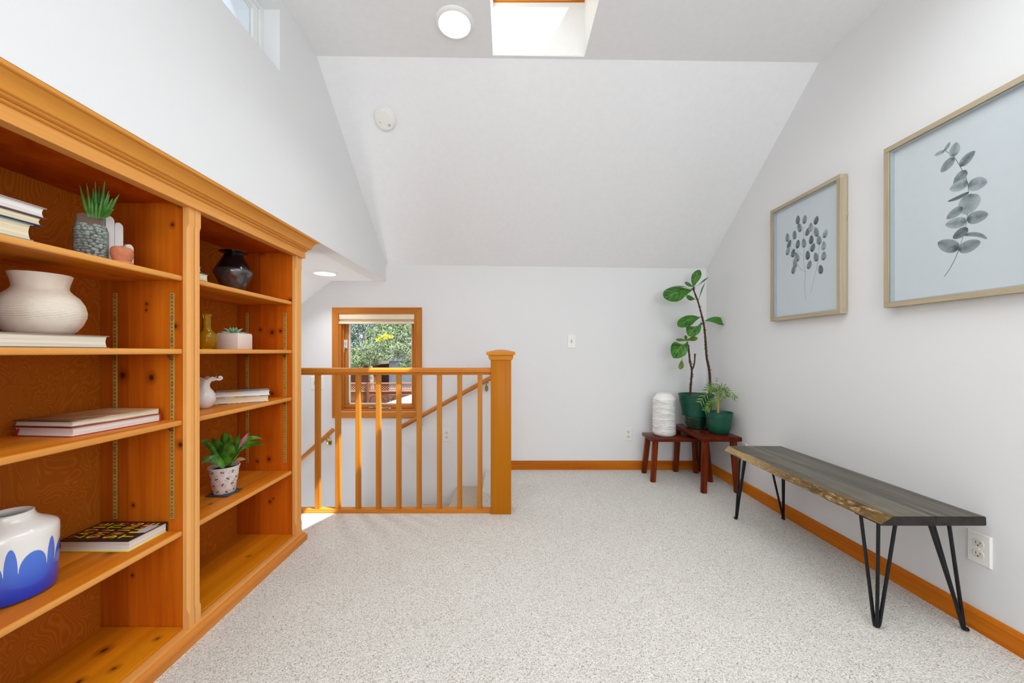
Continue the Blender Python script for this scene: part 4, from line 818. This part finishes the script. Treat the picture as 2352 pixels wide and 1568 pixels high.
FIG = leafmat('fig_leaf', (18, 78, 8), (56, 124, 22), True, (128, 168, 74), 0.33, 5.0); FIGL = leafmat('fig_leaf_young', (56, 96, 24), (112, 146, 44), True, (150, 176, 84), 0.35, 5.0)
obov = lambda t: 0.05*(1-t)+max(0.0, math.sin(PI*min(1.0, t**1.55)))**0.62*(0.80+0.22*t)+0.004
def figleaf(b, c, t_, w, sd, fold=0.16, wave=0.05, m=None):
    a, z = P(*b), P(*t_); bm = B(); d = (z-a); leaf(bm, [a, P(*c), z], w, sd, obov, 22, fold, wave, 0, 5); tube(bm, [a-d.normalized()*0.012, a+d*0.03], 0.0022, 6)
    build('leaf', bm, m or FIG, fig, smooth='leaf')
V = Vector
figleaf((1589, 666, 3.04), (1558, 668, 3.00), (1525, 684, 2.97), 0.072, (0.15, 0.55, 1))
figleaf((1588, 664, 3.05), (1560, 648, 3.06), (1535, 664, 3.07), 0.040, (0, 1, 0.35))
figleaf((1593, 660, 3.04), (1594, 640, 3.05), (1607, 619, 3.06), 0.036, (1, -0.5, -0.2))
figleaf((1596, 659, 3.04), (1612, 652, 3.00), (1628, 636, 2.97), 0.034, (0.2, 1, 0.15))
figleaf((1603, 692, 3.045), (1612, 672, 3.02), (1620, 648, 3.00), 0.026, (0.35, 1, 0), 0.3)
figleaf((1593, 660, 3.04), (1585, 650, 3.02), (1573, 651, 3.00), 0.024, (0.1, 0.5, 0.8))
figleaf((1597, 687, 3.045), (1588, 683, 3.02), (1576, 682, 3.00), 0.026, (0.1, .4, .9))
figleaf((1608, 729, 3.05), (1586, 727, 3.02), (1557, 750, 3.00), 0.050, (0.25, 0.55, 1))
figleaf((1620, 737, 3.055), (1642, 730, 3.03), (1667, 746, 3.00), 0.044, (0, 0.75, 0.9))
figleaf((1614, 744, 3.055), (1598, 744, 3.01), (1581, 772, 2.98), 0.057, (1, 0.2, 0.55))
figleaf((1579, 788, 3.04), (1566, 786, 3.00), (1546, 822, 2.97), 0.068, (1, 0.2, 0.42), 0.1)
figleaf((1577, 782, 3.04), (1566, 778, 3.02), (1552, 781, 3.00), 0.016, (0, .6, .8), m=FIGL)
figleaf((1576, 782, 3.04), (1588, 778, 3.02), (1603, 777, 3.00), 0.024, (0, .6, .8), m=FIGL)
figleaf((1580, 784, 3.04), (1574, 776, 3.03), (1576, 770, 3.03), 0.016, (1, .2, .2), m=FIGL)
figleaf((1566, 826, 3.03), (1566, 836, 3.02), (1561, 848, 3.02), 0.026, (1, 0.3, 0), m=FIGL)
# small pot with parlour palm
sp_ = Vector((1.598, 2.838, 0.4052)); palm = thing('parlour_palm', 'small feathery palm in the smaller green pot', 'potted plant', sp_)
bm = B(); lathe(bm, [(0.055, 0), (0.062, 0.004), (0.074, 0.03), (0.083, 0.07), (0.088, 0.12), (0.0885, 0.122), (0.0895, 0.123), (0.092, 0.152), (0.0945, 0.153), (0.095, 0.160), (0.0925, 0.162), (0.089, 0.157), (0.083, 0.135), (0.04, 0.135)], sp_, 48); build('pot_body', bm, GREEN, palm, smooth=40)
bm = B(); lathe(bm, [(0.086, 0.142), (0.04, 0.147), (0.001, 0.148)], sp_, 24); build('soil', bm, SOIL, palm)
PALM = leafmat('palm_green', (44, 96, 24), (128, 164, 62), False, rough=0.45); PSTEM = plain('palm_stem', (168, 160, 84), 0.6)
def frond(pts, n=9, lw=0.0045, ll=0.05, up=0.2):
    c = smoothline([P(*p) for p in pts], 6); bm = B(); tube(bm, c, [0.0022-0.0014*i/(len(c)-1) for i in range(len(c))], 6, 1); m = len(c)
    for i in range(n):
        j = int(m*0.32+(m-2-m*0.32)*i/(n-1)); d = (c[min(j+1, m-1)]-c[j]).normalized(); sd = d.cross(Vector((0.3, -1, 0.35))).normalized(); L = ll*(1-0.45*abs(i/(n-1)-0.35))
        for s in (1, -1):
            tp = c[j]+sd*s*L*0.8+d*L*0.62+Vector((0, 0, -0.006)); leaf(bm, [c[j], (c[j]+tp)/2+Vector((0, 0, up*L*0.4)), tp], lw, d, lambda t: math.sin(PI*min(1, 0.12+t*0.88))+0.02, 5, 0.2, ns=1)
    build('frond', bm, [PALM, PSTEM], palm, smooth='leaf')
b0_ = (1648, 944, 2.84)
frond([b0_, (1644, 900, 2.83), (1630, 892, 2.80), (1607, 926, 2.76)], 16, 0.0042, 0.066)
frond([b0_, (1650, 915, 2.84), (1646, 890, 2.82), (1628, 888, 2.78)], 13, 0.004, 0.052)
frond([b0_, (1652, 905, 2.85), (1662, 890, 2.84), (1690, 914, 2.80)], 14, 0.004, 0.052)
frond([b0_, (1648, 905, 2.86), (1647, 880, 2.88), (1646, 868, 2.90)], 5, 0.003, 0.020)
frond([b0_, (1645, 925, 2.82), (1636, 920, 2.78), (1618, 944, 2.74)], 12, 0.004, 0.046)
frond([b0_, (1652, 922, 2.86), (1664, 905, 2.88), (1676, 905, 2.89)], 10, 0.0038, 0.040)
frond([b0_, (1642, 930, 2.80), (1628, 930, 2.77), (1625, 940, 2.75)], 10, 0.0038, 0.040)
bm = B(); tube(bm, [P(1649, 948, 2.84), P(1650, 930, 2.84), P(1650, 922, 2.84)], [0.008, 0.006, 0.003], 8); build('stem', bm, PSTEM, palm)

# ------------------------------------------------------------------ live-edge bench
bn = thing('bench', 'live-edge slab bench on black hairpin legs along the right wall', 'bench', (1.53, 1.83, 0))
def m_slab():
    t = NT('dark_stained_slab'); n = t.noise(t.obj((26, 1.6, 26)), 1, 5, 1.0); n2 = t.noise(t.obj((160, 5, 100)), 1, 3); big = t.noise(t.obj((4, 1.2, 4)), 1, 2)
    f = t.math('ADD', t.math('MULTIPLY', n, 0.7), t.math('MULTIPLY', n2, 0.3)); c = t.ramp(f, [(0.32, lin(44, 42, 38)), (0.5, lin(84, 80, 70)), (0.66, lin(112, 106, 88))])
    c = t.mix(t.mapr(big, 0.45, 0.72, 0.0, 0.35), c, lin(112, 92, 52)); t.bump(n2, 0.15, 0.002); return t.set(c, 0.40, Specular_IOR_Level=0.6)
def m_bark():
    t = NT('live_edge_bark'); v = t.obj(); n = t.noise(t.obj((30, 18, 60)), 1, 5, 1.4); n2 = t.noise(v, 11, 3, 0.8); c = t.ramp(n, [(0.32, lin(46, 30, 12)), (0.46, lin(96, 68, 26)), (0.60, lin(132, 98, 46)), (0.72, lin(206, 184, 138))])
    c = t.mix(t.mapr(n2, 0.5, 0.68, 0, 0.55), c, lin(110, 88, 26)); y = t.xyz(v)[1]; c = t.mix(t.mapr(y, -0.2, 0.45, 0.0, 0.55), c, lin(206, 176, 124)); t.bump(n, 0.9, 0.006); return t.set(c, 0.5)
SLAB, BARKE = m_slab(), m_bark(); END = plain('slab_end_grain', (40, 30, 20), 0.45, var=0.5, vs=28)
ZT = 0.435; ya, yb_ = 1.333, 2.332; N = 60; rings = []
for i in range(N+1):
    y = ya+(yb_-ya)*i/N; u = i/N; n0 = mnoise.noise(Vector((y*6, 1.3, 0)))*0.024+mnoise.noise(Vector((y*19, 4.1, 0)))*0.005
    xt = 1.362+0.022*u+n0+(0.022*math.exp(-((u-0.80)/0.05)**2) if 0 else 0)-0.010*math.sin(PI*u); bump = -0.014*math.exp(-((u-0.865)/0.035)**2)
    xb2 = 1.327+0.020*u+mnoise.noise(Vector((y*5, 8.2, 0)))*0.006-0.006*math.sin(PI*u); xm = (xt+xb2)/2-0.004+mnoise.noise(Vector((y*24, 2.2, 3)))*0.005
    rings.append([(1.5225, y, ZT-0.0008), (1.5208, y, ZT), (xt, y, ZT-0.0005), ((xt+xm)/2+bump*0.4, y, ZT-0.008+0.002*math.sin(y*60)), (xm+bump, y, ZT-0.017), (xb2, y, ZT-0.029), (xb2+0.006, y, ZT-0.0335), (1.5225, y, ZT-0.0335)])
bm = B(); R = [[bm.verts.new(p) for p in r] for r in rings]
for a, b in zip(R, R[1:]):
    for i in range(8):
        f = bm.faces.new((a[i], a[(i+1) % 8], b[(i+1) % 8], b[i])); f.material_index = 1 if 2 <= i <= 5 else 0
bm.faces.new(R[0][::-1]).material_index = 2; bm.faces.new(R[-1]).material_index = 2; build('live_edge_plank', bm, [SLAB, BARKE, END], bn, smooth=50)
bm = B(); y0, y1 = ya, yb_
loft(bm, [[(1.5245, y, ZT-0.0008), (1.5265, y, ZT), (1.698, y, ZT-0.001), (1.7015, y, ZT-0.005), (1.703, y, ZT-0.030), (1.700, y, ZT-0.0335), (1.5245, y, ZT-0.0335)] for y in (y0, y0+0.003, y1-0.003, y1)])
for f in bm.faces:
    if len(f.verts) == 7: f.material_index = 1
build('rear_plank', bm, [SLAB, END], bn, smooth=30)
IRON = plain('black_iron_rod', (24, 26, 30), 0.42, 0.35, var=0.3, vs=60); zu = ZT-0.0337
def hairpin(foot, tops):
    bm = B(); fx, fy = foot; r = 0.0058; n = len(tops)
    for i, (tx, ty) in enumerate(tops):
        o = Vector((tx-fx, ty-fy, 0)); o = o.normalized()*0.008 if o.length > 0.001 else o
        tube(bm, [(tx, ty, zu-0.003), (fx+o.x, fy+o.y, 0.020), (fx+o.x*0.7, fy+o.y*0.7, 0.009), (fx, fy, 0.0062)], r, 10)
    t = B(); bmesh.ops.create_icosphere(t, subdivisions=2, radius=0.0085); t.transform(Matrix.Translation((fx, fy, 0.0072)) @ Matrix.Diagonal((1.3, 1.3, 0.8, 1))); join(bm, t)
    l_ = build('leg', bm, IRON, bn, smooth=50); xs = [q[0] for q in tops]; ys = [q[1] for q in tops]
    bm = B(); box(bm, (min(xs)-0.012, min(ys)-0.012, zu-0.0032), (max(xs)+0.012, max(ys)+0.012, zu-0.0002), 0.001); build('mounting_plate', bm, IRON, l_)
hairpin((1.366, 1.388), [(1.347, 1.430), (1.347, 1.362), (1.398, 1.352)])
hairpin((1.675, 1.372), [(1.522, 1.352), (1.612, 1.428), (1.592, 1.352)])
hairpin((1.389, 2.285), [(1.362, 2.200), (1.400, 2.205), (1.425, 2.255)])
hairpin((1.676, 2.280), [(1.535, 2.200), (1.612, 2.200), (1.660, 2.250)])

# ------------------------------------------------------------------ framed botanical prints on the right wall
OAK = wood('pale_oak_frame_upright', (192, 178, 152), (162, 148, 122), 2, 1.6, rough=0.55, contrast=0.8); OAKY = wood('pale_oak_frame_lengthwise', (192, 178, 152), (162, 148, 122), 1, 1.6, rough=0.55, contrast=0.8)
PAPER = plain('print_paper', (236, 240, 242), 0.7, var=0.01); LINER = plain('blue_grey_liner', (206, 211, 214), 0.6, var=0.01)
def m_ink(name, a, b):
    t = NT(name); n = t.noise(t.obj(), 26, 4, 0.8); uv = t.n('UVMap'); s = t.n('SeparateXYZ'); t.l(uv.outputs[0], s.inputs[0])
    f = t.math('ADD', t.math('MULTIPLY', n, 0.8), t.math('MULTIPLY', t.math('ABSOLUTE', t.math('SUBTRACT', s.outputs[1], 0.5)), 0.5))
    f = t.math('SUBTRACT', f, t.math('MULTIPLY', t.mapr(s.outputs[0], 0.0, 0.35, 1, 0), 0.28)); return t.set(t.ramp(f, [(0.18, lin(*a)), (0.62, lin(*b))]), 0.8)
INK = [m_ink('grey_wash_pale', (120, 128, 128), (190, 198, 198)), m_ink('grey_wash', (92, 100, 100), (168, 176, 176)), m_ink('grey_wash_dark', (66, 74, 76), (136, 144, 146))]
xw = XR
def picture(label, y0, y1, z0, z1):
    root = thing('framed_print', label, 'framed picture', (xw-0.02, (y0+y1)/2, z0), 'framed botanical prints'); xf, xk, w = 1.684, 1.7205, 0.022
    for nm, a in (('frame_rail', ((xf, y0, z1-w), (xk, y1, z1))), ('frame_rail', ((xf, y0, z0), (xk, y1, z0+w))), ('frame_stile', ((xf, y0, z0+w), (xk, y0+w, z1-w))), ('frame_stile', ((xf, y1-w, z0+w), (xk, y1, z1-w)))):
        bm = B(); box(bm, a[0], a[1], 0.001); build(nm, bm, OAKY if nm == 'frame_rail' else OAK, root)
    bm = B(); lw = 0.004
    for a in ((y0+w, z0+w, y1-w, z0+w+lw), (y0+w, z1-w-lw, y1-w, z1-w), (y0+w, z0+w+lw, y0+w+lw, z1-w-lw), (y1-w-lw, z0+w+lw, y1-w, z1-w-lw)): box(bm, (xf+0.007, a[0], a[1]), (xf+0.024, a[2], a[3]))
    build('liner', bm, LINER, root, smooth=0)
    bm = B(); box(bm, (xf+0.024, y0+w, z0+w), (xf+0.027, y1-w, z1-w)); build('print', bm, PAPER, root, smooth=0)
    bm = B(); box(bm, (xf+0.0045, y0+w, z0+w), (xf+0.0065, y1-w, z1-w)); build('glass', bm, PICGLASS, root, smooth=0)
    bm = B(); box(bm, (xk, y0+0.03, z0+0.03), (xk+0.004, y0+0.045, z0+0.045)); box(bm, (xk, y0+0.004, z1-0.24), (xk+0.004, y0+0.014, z1-0.21)); build('hanger', bm, IRON, root)
    return root, xf+0.0236
ell = lambda t: math.sqrt(max(0, 1-(2*t-1)**2))*0.98+0.02
egg = lambda t: math.sin(PI*min(1, t**0.82))**0.56+0.015
def zp(q): return (1720+q[0]/2.529, 140+q[1]/2.529)     # from an enlarged look at the photo to its pixels
def inkleaf(bm, x, base, tip, w, mi, bend=0.0, dep=0.0):
    a, c = [Vector(PX(*zp(q), 1.708)) for q in (base, tip)]; a.x = c.x = x-dep; d = (c-a); sd = Vector((0, -d.z, d.y)).normalized(); b = (a+c)/2+sd*d.length*bend
    leaf(bm, [a, b, c], w, sd, egg, 12, 0.0, 0.0, mi, 3)
def inkstem(bm, x, pts, r, mi=2):
    p = [Vector(PX(*zp(q), 1.708)) for q in pts]; c = smoothline(p, 5); n = len(c)
    for i in range(n-1):
        a, b = c[i], c[i+1]; d = b-a; sd = Vector((0, -d.z, d.y)).normalized()*r; q = [bm.verts.new((x-0.0001, v.y, v.z)) for v in (a+sd, a-sd, b-sd, b+sd)]; bm.faces.new(q).material_index = mi
root, xp = picture('large framed eucalyptus branch print, cut by the photo edge', 1.173, 1.680, 1.2165, 1.928)
bm = B(); dep = 0.0
inkstem(bm, xp, [(1140, 520), (1190, 555), (1228, 613), (1262, 680), (1275, 740), (1272, 880), (1255, 980), (1220, 1095), (1180, 1185), (1135, 1253)], 0.0008)
BIG = [((1138, 524), (1078, 550), .0065, 0, .1), ((1136, 522), (1168, 470), .006, 0, .1), ((1190, 556), (1203, 472), .014, 0, 0), ((1192, 560), (1116, 646), .014, 1, 0), ((1228, 614), (1316, 522), .0135, 1, -.1), ((1262, 632), (1192, 722), .0145, 1, 0), ((1276, 705), (1166, 745), .0155, 0, 0), ((1272, 720), (1386, 705), .0185, 0, 0), ((1282, 760), (1154, 816), .0055, 2, -.08), ((1290, 770), (1268, 892), .0265, 0, 0), ((1246, 850), (1150, 916), .0135, 1, .05), ((1266, 920), (1392, 890), .0175, 1, 0), ((1268, 930), (1142, 950), .0155, 0, 0), ((1274, 970), (1186, 1030), .0135, 2, 0), ((1248, 1012), (1386, 1034), .006, 1, -.25), ((1222, 1092), (1098, 1052), .0185, 1, 0), ((1218, 1098), (1348, 1048), .0175, 1, 0)]
for i, (b_, t_, w, mi, bd) in enumerate(BIG): inkleaf(bm, xp, b_, t_, w*1.25, mi, bd, 0.00012+0.00003*i)
build('botanical_ink', bm, INK, root, smooth='leaf')
root, xp = picture('framed print of sprigs with many small round leaves, farther from the camera', 1.899, 2.406, 1.2150, 1.9245)
bm = B()
for st_, r in (([(330, 1390), (325, 1300), (328, 1225), (318, 1150), (322, 1050), (312, 960)], .0007), ([(360, 1345), (385, 1240), (402, 1160), (410, 1050)], .0006), ([(328, 1225), (280, 1180), (240, 1060)], .0006), ([(345, 1140), (352, 1080), (380, 960)], .0006), ([(310, 1130), (265, 1080), (250, 1030)], .0005)): inkstem(bm, xp, st_, r)
SM = [(285, 922, 2), (325, 920, 1), (392, 925, 2), (294, 967, 1), (343, 990, 2), (360, 965, 0), (392, 993, 1), (445, 1003, 0), (224, 1025, 1), (266, 1010, 1), (235, 1063, 2), (285, 1063, 2), (320, 1057, 1), (363, 1038, 2), (408, 1040, 1), (228, 1103, 1), (258, 1115, 2), (372, 1083, 2), (435, 1072, 0), (280, 1138, 1), (342, 1128, 2), (390, 1138, 1), (436, 1132, 1), (268, 1175, 1), (352, 1183, 1), (260, 1212, 1), (418, 1210, 2)]
rr = random.Random(9)
for i, (x_, y_, mi) in enumerate(SM):
    dx = rr.uniform(-9, 9); inkleaf(bm, xp, (x_+dx, y_+26), (x_-dx, y_-26), 0.0165, mi, 0, 0.00012+0.00002*i)
build('botanical_ink', bm, INK, root, smooth='leaf')

# ------------------------------------------------------------------ outside the stair window
GR = -2.7
bm = B(); box(bm, (-40, 5, GR-0.3), (30, 60, GR)); struct('ground', bm, plain('garden_ground', (120, 112, 92), 0.95, var=0.2, vs=2))
def outdoor_wood(name, a, b, ax): return wood(name, a, b, ax, 0.25, rough=0.8)
CED = outdoor_wood('cedar_boards', (150, 96, 72), (104, 62, 46), 0); CEDZ = outdoor_wood('cedar_posts', (140, 88, 64), (96, 58, 44), 2); LAT = outdoor_wood('cedar_lattice', (206, 150, 118), (166, 110, 84), 0)
fx0, fx1, fy = -13.0, -4.6, 23.0; top_, mid = -0.90, -1.42
fn = thing('garden_fence', 'brown board fence with a lattice top beyond the window', 'fence', (-8.8, fy, GR))
for i in range(7):
    bm = B(); z1 = mid-i*0.185; box(bm, (fx0, fy, z1-0.172), (fx1, fy+0.03, z1)); build('board', bm, CED, fn)
for i in range(5):
    bm = B(); x = fx0+0.3+i*2.02; box(bm, (x, fy-0.10, GR), (x+0.12, fy+0.0, top_+0.06)); build('post', bm, CEDZ, fn)
bm = B()
for z in (top_, mid+0.02): box(bm, (fx0, fy-0.02, z-0.035), (fx1, fy+0.04, z+0.035))
n = int((fx1-fx0)/0.15); hh = top_-mid
for i in range(n):
    x = fx0+i*0.15
    for s, yo in ((1, 0.0), (-1, 0.012)):
        xa_, xb3 = (x, x+hh) if s > 0 else (x+hh, x)
        if max(xa_, xb3) > fx1: continue
        w = 0.022; hexa(bm, [(xa_-w, fy+yo, mid), (xa_+w, fy+yo, mid), (xa_+w, fy+yo+0.01, mid), (xa_-w, fy+yo+0.01, mid), (xb3-w, fy+yo, top_), (xb3+w, fy+yo, top_), (xb3+w, fy+yo+0.01, top_), (xb3-w, fy+yo+0.01, top_)])
o = build('lattice', bm, LAT, fn, smooth=0); o['kind'] = 'stuff'
def house(label, x0, x1, y, z1, mwall, mroof, step, win=None):
    r = thing('house', label, 'house', ((x0+x1)/2, y+2, GR)); n = int((z1-GR)/step)
    bm = B(); box(bm, (x0, y+0.03, GR), (x1, y+4, z1)); build('wall', bm, mwall, r, smooth=0)
    bm = B()
    for i in range(n): hexa(bm, [(x0, y-0.005, GR+i*step), (x1, y-0.005, GR+i*step), (x1, y+0.03, GR+i*step), (x0, y+0.03, GR+i*step), (x0, y+0.02, GR+(i+1)*step), (x1, y+0.02, GR+(i+1)*step), (x1, y+0.03, GR+(i+1)*step), (x0, y+0.03, GR+(i+1)*step)])
    o = build('siding', bm, mwall, r, smooth=0); o['kind'] = 'stuff'
    bm = B(); prism(bm, [(x0-0.4, z1), (x1+0.4, z1), ((x0+x1)/2, z1+1.1)], 1, y-0.4, y+4.4); build('roof', bm, mroof, r, smooth=0)
    if win:
        bm = B(); box(bm, (win[0], y-0.04, win[1]), (win[2], y+0.0, win[3])); f = build('window', bm, WPAINT, r, smooth=0)
        bm = B(); box(bm, (win[0]+0.07, y-0.05, win[1]+0.07), (win[2]-0.07, y-0.03, win[3]-0.07)); build('pane', bm, plain('dark_window', (46, 54, 60), 0.1), f, smooth=0)
RF = plain('dark_shingles', (84, 74, 72), 0.9, var=0.2)
house('brown clapboard house behind the fence at the left', -13.5, -9.8, 27, 0.1, plain('brown_siding', (124, 74, 60), 0.8, var=0.1, vs=4), RF, 0.14)
house('pale blue house behind the fence at the right', -8.9, -5.0, 28, 0.35, plain('pale_blue_siding', (176, 190, 210), 0.8, var=0.06, vs=4), plain('grey_roof', (150, 150, 156), 0.9), 0.16, (-6.9, -1.7, -5.6, -0.5))
def tree(name, label, base, clumps, m, trunkpts, mt, n, lw, seed, shape=1.6):
    rr = random.Random(seed); r = thing(name, label, 'tree', base); bm = B(); V_ = []; 
    for (c, rad, sq_) in clumps:
        for _ in range(int(n*rad**2)):
            d = Vector((rr.gauss(0, 1), rr.gauss(0, 1), rr.gauss(0, 1))).normalized()*(rr.uniform(0.35, 1)**0.5)*rad; p = Vector(c)+Vector((d.x, d.y, d.z*sq_))
            a = Vector((rr.gauss(0, 1), rr.gauss(0, 1), rr.gauss(0, 1)+0.4)).normalized(); b = a.orthogonal().normalized(); l = lw*rr.uniform(.6, 1.3)
            q = [bm.verts.new(p+a*l*shape), bm.verts.new(p+b*l*0.5), bm.verts.new(p-a*l*0.6), bm.verts.new(p-b*l*0.5)]; bm.faces.new(q)
    o = build('foliage', bm, m, r, smooth='leaf'); o['kind'] = 'stuff'
    bm = B()
    for pts, r0, r1 in trunkpts: c = smoothline(pts, 5); tube(bm, c, [r0+(r1-r0)*i/(len(c)-1) for i in range(len(c))], 8)
    build('trunk', bm, mt, r); return r
def m_tree(name, a, b): 
    t = NT(name); n = t.noise(t.obj(), 1.3, 3); n2 = t.noise(t.obj(), 9, 2); return t.set(t.ramp(t.math('ADD', t.math('MULTIPLY', n, 0.6), t.math('MULTIPLY', n2, 0.4)), [(0.35, lin(*a)), (0.62, lin(*b))]), 0.75)
GB = plain('grey_bark', (150, 140, 130), 0.9, var=0.3, vs=6)
def cl_(px, py, y, r, s=0.75): return (P(px, py, y), r, s)
tree('pine_tree', 'grey-green pine branches filling most of the window view', P(1010, 808, 19)*1.0-Vector((0, 0, P(1010, 808, 19).z-GR)),
     [cl_(835, 806, 18, .62, .6), cl_(868, 792, 18.5, .7, .6), cl_(900, 800, 18, .6, .6), cl_(930, 808, 18.5, .62, .6), cl_(815, 822, 17.6, .5, .6), cl_(850, 830, 18, .45, .5), cl_(885, 775, 19, .7), cl_(920, 766, 19, .75), cl_(945, 785, 19, .7), cl_(905, 745, 19.5, .8), cl_(940, 738, 19.5, .8), cl_(860, 768, 19, .5), cl_(820, 842, 17.8, .35, .5), cl_(960, 825, 18.2, .55, .6), cl_(880, 818, 17.8, .5, .5), cl_(985, 760, 19, 1.0), cl_(990, 810, 19, .9), cl_(930, 836, 18.2, .35, .5), cl_(870, 725, 20, .8), cl_(960, 712, 20, 1.0)],
     m_tree('pine_needles', (70, 88, 60), (132, 150, 106)), [([P(1010, 970, 19), P(1012, 850, 19), P(1000, 700, 19.3)], 0.22, 0.14), ([P(1008, 810, 19), P(950, 800, 18.7), P(905, 789, 18.3), P(868, 798, 18)], 0.10, 0.03), ([P(1010, 850, 19), P(950, 838, 18.4), P(925, 848, 18.2)], 0.07, 0.02)], GB, 1700, 0.040, 5, 2.8)
tree('leafy_tree', 'dark leafy tree behind the pine at the left of the view', (-9.0, 24.8, GR), [cl_(800, 745, 25, 1.2), cl_(825, 760, 25.5, 1.1), cl_(800, 790, 25, 1.0), cl_(850, 745, 26, 1.1), cl_(805, 820, 24.9, .8), cl_(780, 770, 25, 1.3), cl_(880, 735, 26.5, 1.1), cl_(920, 730, 26.5, 1.2), cl_(850, 715, 26, 1.3), cl_(790, 715, 26, 1.4)],
     m_tree('dark_leaves', (34, 54, 50), (98, 122, 104)), [([(-9.0, 24.8, GR), (-9.2, 25, 0), (-9.6, 25, 2.2)], 0.2, 0.1)], GB, 700, 0.07, 6, 1.0)
tree('yellow_shrub', 'sprig of yellow foliage among the pine branches', P(885, 782, 17.9), [cl_(890, 772, 17.6, .30, .35), cl_(878, 776, 17.6, .22, .35), cl_(868, 782, 17.6, .14, .4)], plain('yellow_leaves', (214, 206, 36), 0.7), [([P(889, 790, 17.8), P(888, 772, 17.6)], 0.02, 0.01)], GB, 900, 0.05, 8)
# deck with iron chairs and a white parasol
bm = B(); dz = -2.0; box(bm, (-9.5, 15.5, dz-0.12), (-5.0, 19.0, dz)); tag(build('deck', bm, outdoor_wood('grey_deck', (150, 146, 150), (118, 112, 112), 0), loc=(-6, 18, dz)), 'grey wooden deck in the garden under the chairs', 'deck')
for q in ((-9.3, 16), (-9.3, 21.5), (-3.7, 16), (-3.7, 21.5)): pass
CH = plain('dark_iron', (44, 48, 58), 0.4, 0.4)
def chair(label, x, y, rz):
    r = thing('patio_chair', label, 'chair', (x, y, dz), 'iron patio chairs'); M = Matrix.Translation((x, y, dz+0.006)) @ Matrix.Rotation(rz, 4, 'Z')
    def pt(name, fn): bm = B(); fn(bm); bm.transform(M); build(name, bm, CH, r, smooth=50)
    pt('seat', lambda b: box(b, (-.24, -.24, .42), (.24, .24, .46), .01))
    def back(b):
        tube(b, smoothline([(-.24, .22, .46), (-.25, .26, .75), (-.18, .29, .93), (0, .30, .98), (.18, .29, .93), (.25, .26, .75), (.24, .22, .46)], 5), .016, 8)
        for i in range(5): u = -.16+.08*i; tube(b, [(u, .22, .46), (u, .29, .93)], .008, 6)
    pt('backrest', back)
    for sx_ in (-1, 1):
        for sy in (-1, 1): pt('leg', lambda b: tube(b, [(sx_*.21, sy*.21, .42), (sx_*.25, sy*.25, .0)], .014, 8))
        pt('armrest', lambda b: tube(b, smoothline([(sx_*.26, .25, .68), (sx_*.30, 0, .68), (sx_*.29, -.2, .66), (sx_*.25, -.22, .44)], 5), .014, 8))
for i, (px, lb) in enumerate(((864, 'dark iron patio chair outside, leftmost of the three'), (888, 'dark iron patio chair outside, middle of the three'), (914, 'dark iron patio chair outside, rightmost of the three'))):
    v = P(px, 930, 18.0); v = P(px, 930, 18.5 if i == 1 else 17.5); chair(lb, v.x, v.y, PI+random.uniform(-.25, .25))
um = thing('parasol', 'white garden parasol seen low through the window', 'parasol', (-3.05, 11.0, GR)); ap = Vector((-2.62, 11.0, -0.16))
bm = B(); n = 8; c0 = bm.verts.new(ap); ring = [bm.verts.new((ap.x+1.25*math.cos(2*PI*i/n), ap.y+1.25*math.sin(2*PI*i/n), ap.z-0.42)) for i in range(n)]; low = [bm.verts.new((v.co.x, v.co.y, v.co.z-0.10)) for v in ring]
for i in range(n): bm.faces.new((c0, ring[i], ring[(i+1) % n])); bm.faces.new((ring[i], low[i], low[(i+1) % n], ring[(i+1) % n]))
build('canopy', bm, plain('white_canvas', (240, 240, 240), 0.8, var=0.01), um, smooth=0)
bm = B(); tube(bm, [(ap.x, ap.y, GR), (ap.x, ap.y, ap.z+0.06)], 0.022, 10); build('pole', bm, CHROME, um)
um.location = um.location
